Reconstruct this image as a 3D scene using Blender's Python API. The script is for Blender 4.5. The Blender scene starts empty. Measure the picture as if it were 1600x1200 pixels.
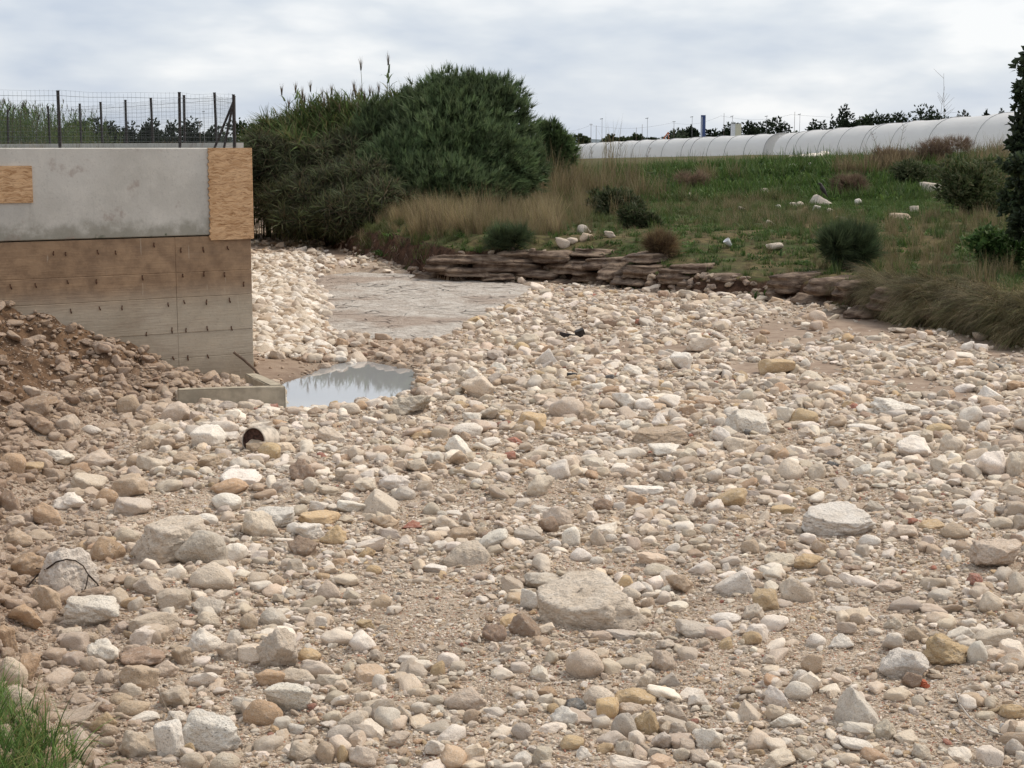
import bpy, bmesh, math, random
import numpy as np
from mathutils import Vector, Matrix, Euler
R = math.radians
rng = np.random.default_rng(7)
random.seed(7)
S = bpy.context.scene
COL = S.collection

# ------------------------------------------------------------ camera
H = 3.5; F = 2550.0; PITCH = math.atan(371/F)
cam_data = bpy.data.cameras.new('camera'); cam_data.sensor_width = 36; cam_data.lens = 36*F/1600
cam_data.clip_end = 6000; cam_data.clip_start = 0.05
cam = bpy.data.objects.new('camera', cam_data); COL.objects.link(cam)
cam.location = (0, 0, H); cam.rotation_euler = (math.pi/2-PITCH, 0, 0)
S.camera = cam

# ------------------------------------------------------------ world and sun
SUN_EL, SUN_AZ = 52, 62            # azimuth clockwise from +Y (ahead of the camera)
w = bpy.data.worlds.new('World'); S.world = w; w.use_nodes = True
nt = w.node_tree; nt.nodes.clear()
def wn(t, **k):
    n = nt.nodes.new(t)
    for a, b in k.items(): setattr(n, a, b)
    return n
out = wn('ShaderNodeOutputWorld')
sky = wn('ShaderNodeTexSky', sky_type='NISHITA', sun_disc=False, sun_elevation=R(SUN_EL), sun_rotation=R(SUN_AZ))
bg1 = wn('ShaderNodeBackground'); bg1.inputs['Strength'].default_value = 0.10
nt.links.new(sky.outputs[0], bg1.inputs['Color'])
tc = wn('ShaderNodeTexCoord'); sx = wn('ShaderNodeSeparateXYZ'); nt.links.new(tc.outputs['Generated'], sx.inputs[0])
def wm(op, a, b=None):
    m = wn('ShaderNodeMath', operation=op)
    for i, v in enumerate((a, b)):
        if v is None: continue
        if isinstance(v, (int, float)): m.inputs[i].default_value = v
        else: nt.links.new(v, m.inputs[i])
    return m.outputs[0]
cmb = wn('ShaderNodeCombineXYZ'); nt.links.new(sx.outputs[0], cmb.inputs[0]); nt.links.new(sx.outputs[1], cmb.inputs[1]); nt.links.new(wm('MULTIPLY', sx.outputs[2], 3.2), cmb.inputs[2])
n1 = wn('ShaderNodeTexNoise'); n1.inputs['Scale'].default_value = 4.2; n1.inputs['Detail'].default_value = 5; n1.inputs['Roughness'].default_value = .5; n1.inputs['Distortion'].default_value = .3
n2 = wn('ShaderNodeTexNoise'); n2.inputs['Scale'].default_value = 11; n2.inputs['Detail'].default_value = 4; n2.inputs['Roughness'].default_value = .5
nt.links.new(cmb.outputs[0], n1.inputs[0]); nt.links.new(cmb.outputs[0], n2.inputs[0])
mixn = wm('ADD', wm('MULTIPLY', n1.outputs[0], .7), wm('MULTIPLY', n2.outputs[0], .3))
ramp = wn('ShaderNodeValToRGB'); nt.links.new(mixn, ramp.inputs[0])
cr = ramp.color_ramp; cr.elements[0].position = .40; cr.elements[0].color = (.53,.59,.685,1)
cr.elements[1].position = .575; cr.elements[1].color = (.86,.87,.88,1)
e = cr.elements.new(.50); e.color = (.68,.72,.77,1)
bg2 = wn('ShaderNodeBackground'); bg2.inputs['Strength'].default_value = 1.0
nt.links.new(ramp.outputs[0], bg2.inputs['Color'])
mx = wn('ShaderNodeMixShader'); mx.inputs[0].default_value = .93
nt.links.new(bg1.outputs[0], mx.inputs[1]); nt.links.new(bg2.outputs[0], mx.inputs[2]); nt.links.new(mx.outputs[0], out.inputs[0])
sd = bpy.data.lights.new('sun', 'SUN'); sd.energy = 2.4; sd.angle = R(11); sd.color = (1, .90, .76)
so = bpy.data.objects.new('sun', sd); COL.objects.link(so)
sv = Vector((math.sin(R(SUN_AZ))*math.cos(R(SUN_EL)), math.cos(R(SUN_AZ))*math.cos(R(SUN_EL)), math.sin(R(SUN_EL))))
so.rotation_euler = sv.to_track_quat('Z', 'Y').to_euler(); so.location = (0, 0, 30)
S.view_settings.view_transform = 'Standard'; S.view_settings.look = 'None'
S.view_settings.gamma = 1; S.view_settings.exposure = 0.19; S.view_settings.use_curve_mapping = False

# ------------------------------------------------------------ helpers
CP, SP = math.cos(PITCH), math.sin(PITCH)
def ray(px, py):
    u = (np.asarray(px, float)-800)/F; v = (600-np.asarray(py, float))/F
    return np.stack([u+0*v, CP+v*SP+0*u, -SP+v*CP+0*u], -1)
def G(px, py, z=0.0):                       # point at height z seen at this place in the photo
    d = ray(px, py); t = (z-H)/d[2]
    return np.array([d[0]*t, d[1]*t, z])
def atY(px, py, Y):                         # point at distance Y
    d = ray(px, py); t = Y/d[1]
    return np.array([d[0]*t, Y, H+d[2]*t])

def hsh(ix, iy, seed):
    n = (ix.astype(np.int64)*374761393 + iy.astype(np.int64)*668265263 + seed*1442695041) & 0x7fffffff
    n = ((n ^ (n >> 13)) * 1274126177) & 0x7fffffff
    n = (n ^ (n >> 16)) & 0xffff
    return n/65535.0
def vnoise(x, y, seed=0):
    x = np.asarray(x, float); y = np.asarray(y, float)
    ix = np.floor(x); iy = np.floor(y); fx = x-ix; fy = y-iy
    fx = fx*fx*(3-2*fx); fy = fy*fy*(3-2*fy)
    a = hsh(ix, iy, seed); b = hsh(ix+1, iy, seed); c = hsh(ix, iy+1, seed); d = hsh(ix+1, iy+1, seed)
    return (a*(1-fx)+b*fx)*(1-fy)+(c*(1-fx)+d*fx)*fy
def fbm(x, y, s, seed=0, o=4, g=.5):
    v = 0; a = 1; t = 0
    for i in range(o):
        v = v+a*(vnoise(x*s*2**i, y*s*2**i, seed+i*17)-.5)*2; t += a; a *= g
    return v/t
def sstep(a, b, x):
    t = np.clip((np.asarray(x, float)-a)/(b-a), 0, 1); return t*t*(3-2*t)
def seg_dist(x, y, P):
    best = np.full(np.shape(x), 1e9)
    for (ax, ay), (bx, by) in zip(P[:-1], P[1:]):
        dx, dy = bx-ax, by-ay; L = dx*dx+dy*dy
        t = np.clip(((x-ax)*dx+(y-ay)*dy)/L, 0, 1)
        best = np.minimum(best, np.hypot(x-ax-t*dx, y-ay-t*dy))
    return best
def inside(x, y, P):
    r = np.zeros(np.shape(x), bool); n = len(P)
    for i in range(n):
        (x1, y1), (x2, y2) = P[i], P[(i+1) % n]
        if y1 == y2: continue
        c = ((y1 > y) != (y2 > y)) & (x < (x2-x1)*(y-y1)/(y2-y1)+x1)
        r ^= c
    return r
def sdist(x, y, P):                          # positive inside the polygon
    d = seg_dist(x, y, P+[P[0]]); return np.where(inside(x, y, P), d, -d)

# ------------------------------------------------------------ ground plan
g2 = lambda *a: tuple(G(*a)[:2])
BANK = [(60,6),(20,20),(13,24)]+[g2(*p) for p in [(1600,545),(1500,524),(1400,508),(1300,482),(1200,468),(1100,463),(1000,456),(920,441),(840,437),(700,437),(640,426),(600,410),(550,396),(500,381),(450,367)]]+[(-11.9,84),(-16.4,112),(-32,165)]
bankpoly = BANK+[(-120,500),(-120,900),(900,900),(900,4)]
C0 = G(397,590); CW = (C0[0], C0[1])
WD = (-math.cos(R(33)), -math.sin(R(33)))    # the wall runs this way from its corner
leftpoly = [(CW[0]-.3,CW[1]+.25),(-14.0,84),(-19.2,112),(-37,165),(-140,500),(-600,500),(-600,CW[1]+WD[1]*100+.3),(CW[0]+WD[0]*30-.1,CW[1]+WD[1]*30+.3)]
MOUND = [(CW[0]-.7,CW[1]+.3)]+[g2(*p) for p in [(310,618),(190,650),(120,700),(60,790),(25,860),(75,960),(70,1060),(130,1200),(170,1400)]]
moundpoly = MOUND+[(-2,-6),(-60,-6),(-60,CW[1]+.3)]
POOL = [g2(x, y, -.10) for x, y in [(432,606),(440,640),(470,648),(520,638),(600,632),(640,615),(650,598),(642,578),(600,570),(560,563),(515,572),(478,588),(445,600)]]
SLAB = [g2(x, y, -.03) for x, y in [(488,436),(510,430),(560,424),(640,428),(700,437),(800,440),(835,448),(760,488),(715,515),(672,532),(600,530),(540,522),(498,506),(508,470)]]
MUD = [(x, y, r) for x, y, r in [(1060,545,60),(1285,572,48),(1450,603,70),(1225,520,70),(1340,510,80),(1550,545,50),(1170,578,40),(560,386,60),(430,575,60),(960,545,40)]]
MUD = [(G(x, y)[0], G(x, y)[1], r*G(x, y)[1]/F, .34*G(x, y)[1]/H) for x, y, r in MUD]
FINE = [(470,562,80),(560,548,90),(630,560,40),(650,950,120),(720,990,110),(560,900,60),(900,770,90),(1290,700,70),(1130,950,80),(1280,990,80),(1100,1050,70),(760,1070,60),(380,1080,40),(1480,880,60),(1370,940,60),(1460,1120,80),(850,1060,70),(720,1140,60)]
FINE = [(G(x, y)[0], G(x, y)[1], 1.15*r*G(x, y)[1]/F, .42*G(x, y)[1]/H) for x, y, r in FINE]
def blobmask(x, y, L):
    m = np.zeros(np.shape(x))
    for a, b, r, sy in L: m = np.maximum(m, 1-sstep(.55, 1.15, np.hypot((x-a)/r, (y-b)/(r*sy))+.25*fbm(x, y, 1.3, 5, 2)))
    return m
HP = G(440,480)
def terrain(x, y, full=False):
    x = np.asarray(x, float); y = np.asarray(y, float)
    sb = sdist(x, y, bankpoly); sl = sdist(x, y, leftpoly); sm = sdist(x, y, moundpoly)
    n1 = fbm(x, y, .35, 1, 3); n2 = fbm(x, y, 1.5, 2, 4); n3 = fbm(x, y, 7, 3, 3)
    near = 1-sstep(60, 120, y)
    mud = blobmask(x, y, MUD)
    z = .07*n1+.045*n2*(1-.6*mud)+.018*n3*(1-.8*mud)*near - .03*mud
    z = z+.20*np.exp(-(((x-HP[0])/1.1)**2+((y-HP[1])/7)**2))            # gravel heaped beside the bedrock
    sp = sdist(x, y, POOL); ss = sdist(x, y, SLAB)
    z = np.where(sp > -.9, z*(1-sstep(-.9, -.1, sp))+(-.06+.02*n2)*sstep(-.9, -.1, sp), z)
    z = np.where(sp > -.15, -.06-np.clip((sp+.15)*.35, 0, .22)+.015*n3, z)
    z = np.where(ss > -.4, z*(1-sstep(-.4, .1, ss))-.12*sstep(-.4, .1, ss), z)
    # left mound of earth
    m = np.clip(sm, 0, 99); mh = .58*m*(.9+.25*n2)+.10*n2*sstep(0, 1, m)+.05*n3*sstep(0, .4, m)
    mh = np.where(mh > 1.75, 1.75+(mh-1.75)*.25, mh)
    z = np.where(sm > 0, z+mh, z)
    # right bank
    far = sstep(20, 60, y)
    s2 = sb+.18*n2+.06*n3
    edge = .62+.10*n1+.48*sstep(39, 45, y)
    b = edge*sstep(0, .55, s2)*(.75+.25*sstep(.55, 1.6, s2))
    terr = edge+.011*np.clip(s2, 0, 28)+.05*n2
    b = b*(1-sstep(.5, 2, s2))+terr*sstep(.5, 2, s2)
    yb = 70+1.8*n1-1.0*np.clip((x-14)/10, -1, 1)
    top = 2.20+.62*np.clip((x-3.5)/14, -.6, 1.1)+.05*n1
    top = top-.0081*np.clip(y-125, 0, 380)
    k = sstep(0, 1, (y-yb+4)/11.5)
    b = b*(1-k)+(top+.03*n2*near)*k
    z = np.where(sb > 0, np.maximum(b, z), z)
    lf = 3.22-.0081*np.clip(y-180, 0, 400)
    z = np.where(sl > 0, lf, z)
    fr = sstep(600, 820, np.hypot(x, y)); z = z*(1-fr)-.6*fr
    if full: return z, sb, sl, sm, sp, ss, mud
    return z
def on_ground(px, py):                       # where this line of sight meets the ground
    px = np.atleast_1d(px).astype(float); py = np.atleast_1d(py).astype(float)
    d = ray(px, py); T = np.geomspace(5, 500, 420)
    P = d[:, None, :]*T[None, :, None]; z = terrain(P[..., 0], P[..., 1])
    below = (P[..., 2]+H) < z; k = np.argmax(below, 1); k = np.where(below.any(1), k, 419); k = np.maximum(k, 1)
    a, b = T[k-1], T[k]
    for _ in range(14):
        m = (a+b)/2; Q = d*m[:, None]; bl = (Q[:, 2]+H) < terrain(Q[:, 0], Q[:, 1])
        b = np.where(bl, m, b); a = np.where(bl, a, m)
    Q = d*b[:, None]; Q[:, 2] += H
    return Q

# mesh from arrays
def mesh_np(name, V, Fc, col=None, smooth=True):
    me = bpy.data.meshes.new(name); V = np.asarray(V, np.float32); Fc = np.asarray(Fc, np.int32); k = Fc.shape[1]
    me.vertices.add(len(V)); me.vertices.foreach_set('co', V.ravel())
    me.loops.add(Fc.size); me.loops.foreach_set('vertex_index', Fc.ravel())
    me.polygons.add(len(Fc)); me.polygons.foreach_set('loop_start', np.arange(0, Fc.size, k, dtype=np.int32))
    me.polygons.foreach_set('use_smooth', np.full(len(Fc), smooth, bool))
    if col is not None:
        a = me.attributes.new('col', 'FLOAT_COLOR', 'POINT')
        c = np.ones((len(V), 4), np.float32); c[:, :3] = col; a.data.foreach_set('color', c.ravel())
    me.update(calc_edges=True); me.validate(); return me
def put(name, me, mat=None, parent=None, kind=None, label=None, cat=None, group=None, loc=None):
    o = bpy.data.objects.new(name, me); COL.objects.link(o)
    if mat is not None and me is not None and not me.materials: me.materials.append(mat)
    if parent is not None: o.parent = parent
    if loc is not None: o.location = loc
    if kind: o['kind'] = kind
    if label: o['label'] = label
    if cat: o['category'] = cat
    if group: o['group'] = group
    return o
def thing(name, label, cat, loc=(0,0,0), rz=0, group=None):
    o = put(name, None, label=label, cat=cat, group=group, loc=loc); o.rotation_euler = (0, 0, rz)
    o.empty_display_size = .2
    return o
class MB:                                    # collects simple shapes into one mesh
    def __init__(s): s.v = []; s.f = []
    def add(s, V, Fs):
        o = len(s.v); s.v += [tuple(map(float, p)) for p in V]; s.f += [tuple(o+i for i in f) for f in Fs]
    def box(s, c, d, rot=None, taper=1):
        V = [Vector((sx*d[0]/2*(taper if sz > 0 else 1), sy*d[1]/2*(taper if sz > 0 else 1), sz*d[2]/2)) for sx in (-1,1) for sy in (-1,1) for sz in (-1,1)]
        if rot is not None: V = [rot @ v for v in V]
        V = [v+Vector(c) for v in V]
        s.add(V, [(0,1,3,2),(4,6,7,5),(0,4,5,1),(2,3,7,6),(0,2,6,4),(1,5,7,3)])
    def tube(s, pts, r, n=6, cap=True):
        pts = [Vector(p) for p in pts]; rs = r if hasattr(r, '__len__') else [r]*len(pts); o = len(s.v); N = len(pts)
        for i, p in enumerate(pts):
            d = (pts[min(i+1, N-1)]-pts[max(i-1, 0)]).normalized()
            a = d.orthogonal().normalized() if i == 0 else (a-d*a.dot(d)).normalized()
            b = d.cross(a)
            for k in range(n):
                t = 2*math.pi*k/n; q = p+(a*math.cos(t)+b*math.sin(t))*rs[i]; s.v.append(tuple(q))
        for i in range(N-1):
            for k in range(n):
                k2 = (k+1) % n; s.f.append((o+i*n+k, o+i*n+k2, o+(i+1)*n+k2, o+(i+1)*n+k))
        if cap: s.f.append(tuple(o+k for k in range(n))[::-1]); s.f.append(tuple(o+(N-1)*n+k for k in range(n)))
    def mesh(s, name, smooth=False):
        me = bpy.data.meshes.new(name); me.from_pydata(s.v, [], s.f); me.update()
        if smooth:
            for p in me.polygons: p.use_smooth = True
        return me
    def build(s, name, mat, parent=None, smooth=False, **k): return put(name, s.mesh(name, smooth), mat, parent, **k)

# ------------------------------------------------------------ materials
class NM:
    def __init__(s, name, rough=.9, spec=.3):
        s.m = bpy.data.materials.new(name); s.m.use_nodes = True; s.t = s.m.node_tree; s.b = s.t.nodes['Principled BSDF']
        s.b.inputs['Roughness'].default_value = rough; s.b.inputs['Specular IOR Level'].default_value = spec
    def n(s, t, **k):
        x = s.t.nodes.new(t)
        for a, b in k.items(): setattr(x, a, b)
        return x
    def set(s, sock, v):
        if isinstance(v, bpy.types.NodeSocket): s.t.links.new(v, sock)
        elif isinstance(v, (tuple, list)) and len(v) == 3 and len(sock.default_value) == 4: sock.default_value = (*v, 1)
        else: sock.default_value = v
    def noise(s, vec, scale, detail=4, rough=.55, dist=0):
        x = s.n('ShaderNodeTexNoise'); s.set(x.inputs['Vector'], vec)
        for k, v in (('Scale', scale), ('Detail', detail), ('Roughness', rough), ('Distortion', dist)): x.inputs[k].default_value = v
        return x.outputs[0]
    def vor(s, vec, scale, feat='F1', out=0):
        x = s.n('ShaderNodeTexVoronoi', feature=feat); s.set(x.inputs['Vector'], vec); x.inputs['Scale'].default_value = scale
        return x.outputs[out]
    def ramp(s, f, a, b, lo=0., hi=1.):
        x = s.n('ShaderNodeMapRange', interpolation_type='SMOOTHSTEP'); s.set(x.inputs[0], f)
        x.inputs[1].default_value = a; x.inputs[2].default_value = b; x.inputs[3].default_value = lo; x.inputs[4].default_value = hi
        return x.outputs[0]
    def mix(s, f, a, b, mode='MIX'):
        x = s.n('ShaderNodeMix', data_type='RGBA', blend_type=mode); s.set(x.inputs[0], f); s.set(x.inputs[6], a); s.set(x.inputs[7], b)
        return x.outputs[2]
    def math(s, op, a, b=0.):
        x = s.n('ShaderNodeMath', operation=op); s.set(x.inputs[0], a); s.set(x.inputs[1], b); return x.outputs[0]
    def mapping(s, vec, scale=(1,1,1), loc=(0,0,0), rot=(0,0,0)):
        x = s.n('ShaderNodeMapping'); s.set(x.inputs[0], vec); x.inputs['Scale'].default_value = scale; x.inputs['Rotation'].default_value = rot
        if isinstance(loc, bpy.types.NodeSocket): s.t.links.new(loc, x.inputs['Location'])
        else: x.inputs['Location'].default_value = loc
        return x.outputs[0]
    def obj(s): return s.n('ShaderNodeTexCoord').outputs['Object']
    def pos(s): return s.n('ShaderNodeNewGeometry').outputs['Position']
    def attr(s, name, typ='GEOMETRY'):
        x = s.n('ShaderNodeAttribute'); x.attribute_type = typ; x.attribute_name = name; return x.outputs['Color']
    def bump(s, h, strength=.5, dist=.02, nrm=None):
        x = s.n('ShaderNodeBump'); s.set(x.inputs['Height'], h); x.inputs['Strength'].default_value = strength; x.inputs['Distance'].default_value = dist
        if nrm is not None: s.t.links.new(nrm, x.inputs['Normal'])
        return x.outputs[0]
    def done(s, col, nrm=None, rough=None):
        s.set(s.b.inputs['Base Color'], col)
        if nrm is not None: s.t.links.new(nrm, s.b.inputs['Normal'])
        if rough is not None: s.set(s.b.inputs['Roughness'], rough)
        return s.m
def sep(s, vec, i):
    x = s.n('ShaderNodeSeparateXYZ'); s.set(x.inputs[0], vec); return x.outputs[i]
def flat(name, col, rough=.8, var=.25, scale=6):
    s = NM(name, rough); n = s.noise(s.obj(), scale)
    return s.done(s.mix(s.ramp(n, .35, .65), tuple(c*(1-var) for c in col), tuple(min(1, c*(1+var*.6)) for c in col)), s.bump(s.noise(s.obj(), scale*6), .3, .01))

def stone_mat(name, inst, bscale=1.):
    s = NM(name, .92, .25); o = s.obj()
    oi = s.n('ShaderNodeObjectInfo')
    base = s.attr('col', 'INSTANCER') if inst else oi.outputs['Color']
    off = s.n('ShaderNodeCombineXYZ'); 
    for i in range(3): s.set(off.inputs[i], s.math('MULTIPLY', oi.outputs['Random'], 37.+i*21))
    p = s.mapping(o, loc=off.outputs[0])
    big = s.noise(p, 1.1, 3, .55, .4); mid = s.noise(p, 3.2, 5, .6, .3); fine = s.noise(p, 14, 4, .65)
    c = s.mix(s.ramp(big, .46, .66, 0, .42), base, s.mix(.5, base, (.40,.27,.15)))
    c = s.mix(s.ramp(mid, .50, .72, 0, .5), c, s.mix(.6, base, (.74,.70,.64)))
    c = s.mix(s.ramp(fine, .36, .52, .45, 0), c, s.mix(.72, base, (.10,.065,.04)))
    g = s.n('ShaderNodeNewGeometry')
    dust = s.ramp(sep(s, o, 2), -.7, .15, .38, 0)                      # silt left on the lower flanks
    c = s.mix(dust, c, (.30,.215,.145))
    vd = s.vor(s.mapping(p, (1,1,1.4)), 5.); vd = s.math('ADD', vd, s.math('MULTIPLY', s.math('SUBTRACT', fine, .5), .55)); pits = s.ramp(vd, .02, .24, 0, 1)
    pm = s.ramp(s.noise(p, .8, 2), .52, .62, 0, 1)
    pitc = s.math('MULTIPLY', s.math('SUBTRACT', 1., pits), pm)
    c = s.mix(s.math('MULTIPLY', pitc, .5), c, (.16,.11,.07))
    cr = s.n('ShaderNodeTexVoronoi', feature='DISTANCE_TO_EDGE'); s.set(cr.inputs['Vector'], s.mapping(p, (1,1,1))); cr.inputs['Scale'].default_value = 1.3
    h = s.math('ADD', s.math('MULTIPLY', mid, 1.), s.math('MULTIPLY', fine, .35)); h = s.math('SUBTRACT', h, s.math('MULTIPLY', pitc, .8))
    c = s.mix(s.ramp(s.noise(p, 34, 3, .7), .40, .62, .0, .22), c, (.80,.76,.70))
    return s.done(c, s.bump(h, .85, .026*bscale) if bscale else None)
M = {}
M['stone'] = stone_mat('limestone', False)
M['boulder'] = stone_mat('boulder_limestone', False, 2.4); M['pebble'] = stone_mat('pebble_stone', True, .42); M['grit'] = stone_mat('grit_stone', True, 0)
# ground of the riverbed: silt, sand and grit
s = NM('silt_and_grit', .95, .2); P = s.pos()
big = s.noise(P, .5, 4); mid = s.noise(P, 3, 5, .6); gr = s.noise(P, 45, 4, .7)
mudm = s.ramp(s.attr('col'), .0, 1.)
zone = s.n('ShaderNodeSeparateColor'); s.set(zone.inputs[0], s.attr('col'))
c = s.mix(s.ramp(big, .4, .62), (.33,.25,.185), (.42,.335,.26))
vc = s.n('ShaderNodeTexVoronoi'); s.set(vc.inputs['Vector'], P); vc.inputs['Scale'].default_value = 75
vs = s.n('ShaderNodeSeparateColor'); s.set(vs.inputs[0], vc.outputs['Color'])
grit = s.mix(vs.outputs[0], (.24,.175,.125), (.66,.56,.45))
grit = s.mix(s.math('GREATER_THAN', vs.outputs[1], .94), grit, (.36,.13,.07))
c = s.mix(s.math('MULTIPLY', .75, s.math('SUBTRACT', 1., zone.outputs[0])), c, grit)
c = s.mix(s.ramp(mid, .35, .5, .5, 0), c, (.13,.085,.055))
mudc = s.mix(s.ramp(mid, .35, .65), (.25,.18,.135), (.33,.25,.19))
c = s.mix(s.math('MULTIPLY', zone.outputs[0], .9), c, mudc)
earth = s.mix(s.ramp(s.noise(P, 5, 6, .7), .35, .65), (.068,.040,.024), (.20,.122,.072))
c = s.mix(zone.outputs[1], c, earth)
damp = s.ramp(sep(s, P, 2), -.11, -.03, .55, 0)
c = s.mix(damp, c, (.10,.07,.05))
h = s.math('SUBTRACT', s.math('MULTIPLY', gr, .6), s.math('MULTIPLY', vc.outputs['Distance'], s.math('MULTIPLY', 1.4, s.math('SUBTRACT', 1., zone.outputs[0]))))
M['bed'] = s.done(c, s.bump(h, .7, .012, s.bump(s.noise(P, 12, 4, .65), .5, .03)))
# vegetated bank soil
s = NM('bank_soil', .95, .15); P = s.pos()
ng = s.n('ShaderNodeNewGeometry'); nz = sep(s, ng.outputs['Normal'], 2)
soil = s.mix(s.ramp(s.noise(P, 4, 6, .7), .35, .65), (.035,.019,.012), (.10,.056,.036))
soil = s.mix(s.ramp(s.noise(P, 9, 5, .7), .60, .75, 0, .6), soil, (.22,.15,.105))
grs = s.mix(s.ramp(s.noise(P, .6, 5, .6), .38, .62), (.055,.075,.022), (.16,.125,.06))
grs = s.mix(s.ramp(s.noise(P, 6, 4, .6), .4, .6, 0, .6), grs, (.05,.035,.02))
M['bank'] = s.done(s.mix(s.ramp(nz, .72, .90), soil, grs), s.bump(s.noise(P, 8, 6, .7), .8, .08))
# bedrock plate
s = NM('bedrock', .8, .35); P = s.pos()
q = s.mapping(P, (.75, .85, 1), rot=(0,0,R(10)))
st = s.noise(q, 4.2, 7, .68, .5); st2 = s.noise(q, 13, 5, .65, .5)
c = s.mix(s.ramp(st, .36, .60), (.44,.37,.31), (.64,.59,.53))
c = s.mix(s.ramp(st2, .34, .46, .7, 0), c, (.22,.16,.125))
c = s.mix(s.ramp(s.noise(P, .28, 3), .47, .60), c, s.mix(.62, c, (.35,.245,.18)))
cr = s.n('ShaderNodeTexVoronoi', feature='DISTANCE_TO_EDGE'); s.set(cr.inputs['Vector'], s.mapping(s.mapping(P, (1, 1, 1)), (.7, .8, 1), rot=(0,0,R(10)))); cr.inputs['Scale'].default_value = 2.2
crk = s.math('MULTIPLY', s.ramp(cr.outputs[0], 0, .05, 1, 0), s.ramp(s.noise(P, .9, 2), .45, .6))
c = s.mix(s.math('MULTIPLY', crk, .7), c, (.12,.09,.07))
M['bedrock'] = s.done(c, s.bump(s.math('SUBTRACT', s.math('ADD', st, s.math('MULTIPLY', st2, .6)), crk), 1., .14), rough=s.ramp(st, .3, .7, .55, .9))
# water
s = NM('pool_water', .03, .5); s.b.inputs['IOR'].default_value = 1.6
P = s.pos(); s.b.inputs['Roughness'].default_value = .02
M['water'] = s.done((.36,.365,.37), s.bump(s.noise(P, 3, 2), .01, .005))

# ------------------------------------------------------------ ground meshes
def lines(pts):                              # graded spacing: list of (start, end, step)
    r = []
    for a, b, st in pts: r += list(np.arange(a, b, st))
    return np.array(r+[pts[-1][1]])
def gl(a, b, n): return list(np.geomspace(a, b, n))
xs = np.array(sorted(set([-v for v in gl(24, 1500, 26)]+list(np.arange(-24, -9, .4))+list(np.arange(-9, 10, .06))+list(np.arange(10, 26, .3))+gl(26, 1500, 30))))
ys = np.array(list(np.linspace(-60, -2, 14))+list(np.arange(-1.5, 7.2, .5))+list(np.arange(7.2, 28, .07))+list(np.arange(28, 52, .14))+list(np.arange(52, 96, .4))+gl(96, 3000, 60))
X, Y = np.meshgrid(xs, ys)
Z, SB, SL, SM, SPo, SS, MD = terrain(X, Y, True)
nx, ny = len(xs), len(ys)
V = np.stack([X, Y, Z], -1).reshape(-1, 3)
mearth = sstep(.1, .8, SM+.25*fbm(X, Y, 1.1, 9, 3))*(SM > -.5)
zc = np.stack([np.clip(MD, 0, 1), mearth, 0*MD], -1).reshape(-1, 3)
idx = np.arange(nx*ny).reshape(ny, nx)
Q = np.stack([idx[:-1,:-1], idx[:-1,1:], idx[1:,1:], idx[1:,:-1]], -1).reshape(-1, 4)
fc = lambda A: (A[:-1,:-1]+A[1:,1:]).ravel()/2
isb = fc(SB) > 0; isl = (fc(SL) > 0) & ~isb; ism = (fc(SM) > .15) & ~isb & ~isl; isr = ~isb & ~isl & ~ism
far = (fc(Y) > 84) & (isb | isl)
def sub(name, mask, mat):
    f = Q[mask]; u, inv = np.unique(f, return_inverse=True)
    return put(name, mesh_np(name, V[u], inv.reshape(-1, 4), zc[u]), mat, kind='structure')
sub('riverbed', isr, M['bed']); sub('earth_mound', ism, M['bed'])
sub('riverbank', isb & ~far, M['bank']); sub('terrace', isl & ~far, M['bank']); sub('field', far, M['bank'])

# bedrock plate with its own relief
bx = np.arange(-8, 2.2, .05); by = np.arange(27, 52, .09); BX, BY = np.meshgrid(bx, by)
ds = sdist(BX, BY, SLAB)+.25*fbm(BX, BY, 1.6, 31, 4)
ang = R(12); rx = BX*math.cos(ang)+BY*math.sin(ang); ry = -BX*math.sin(ang)+BY*math.cos(ang)
lay = fbm(rx*.5, ry*.8, .9, 33, 4)
BZ = -.03+.03*np.floor(lay*5)/5+.03*fbm(BX, BY, 2.6, 35, 4)-.03*np.clip(.15-ds, 0, 1)/.15+.02*fbm(BX, BY, .5, 36, 2)
ii = np.arange(BX.size).reshape(BX.shape)
q = np.stack([ii[:-1,:-1], ii[:-1,1:], ii[1:,1:], ii[1:,:-1]], -1).reshape(-1, 4)
q = q[fc(ds) > -.12]; u, inv = np.unique(q, return_inverse=True)
put('bedrock', mesh_np('bedrock', np.stack([BX, BY, BZ], -1).reshape(-1, 3)[u], inv.reshape(-1, 4)), M['bedrock'], kind='structure')
# pool
mb = MB(); pc = np.mean(POOL, 0); pp = [(pc[0]+(a-pc[0])*1.15, pc[1]+(b-pc[1])*1.15, -.10) for a, b in POOL]
mb.add(pp, [tuple(range(len(pp)))]); mb.build('water', M['water'], kind='structure')

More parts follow.
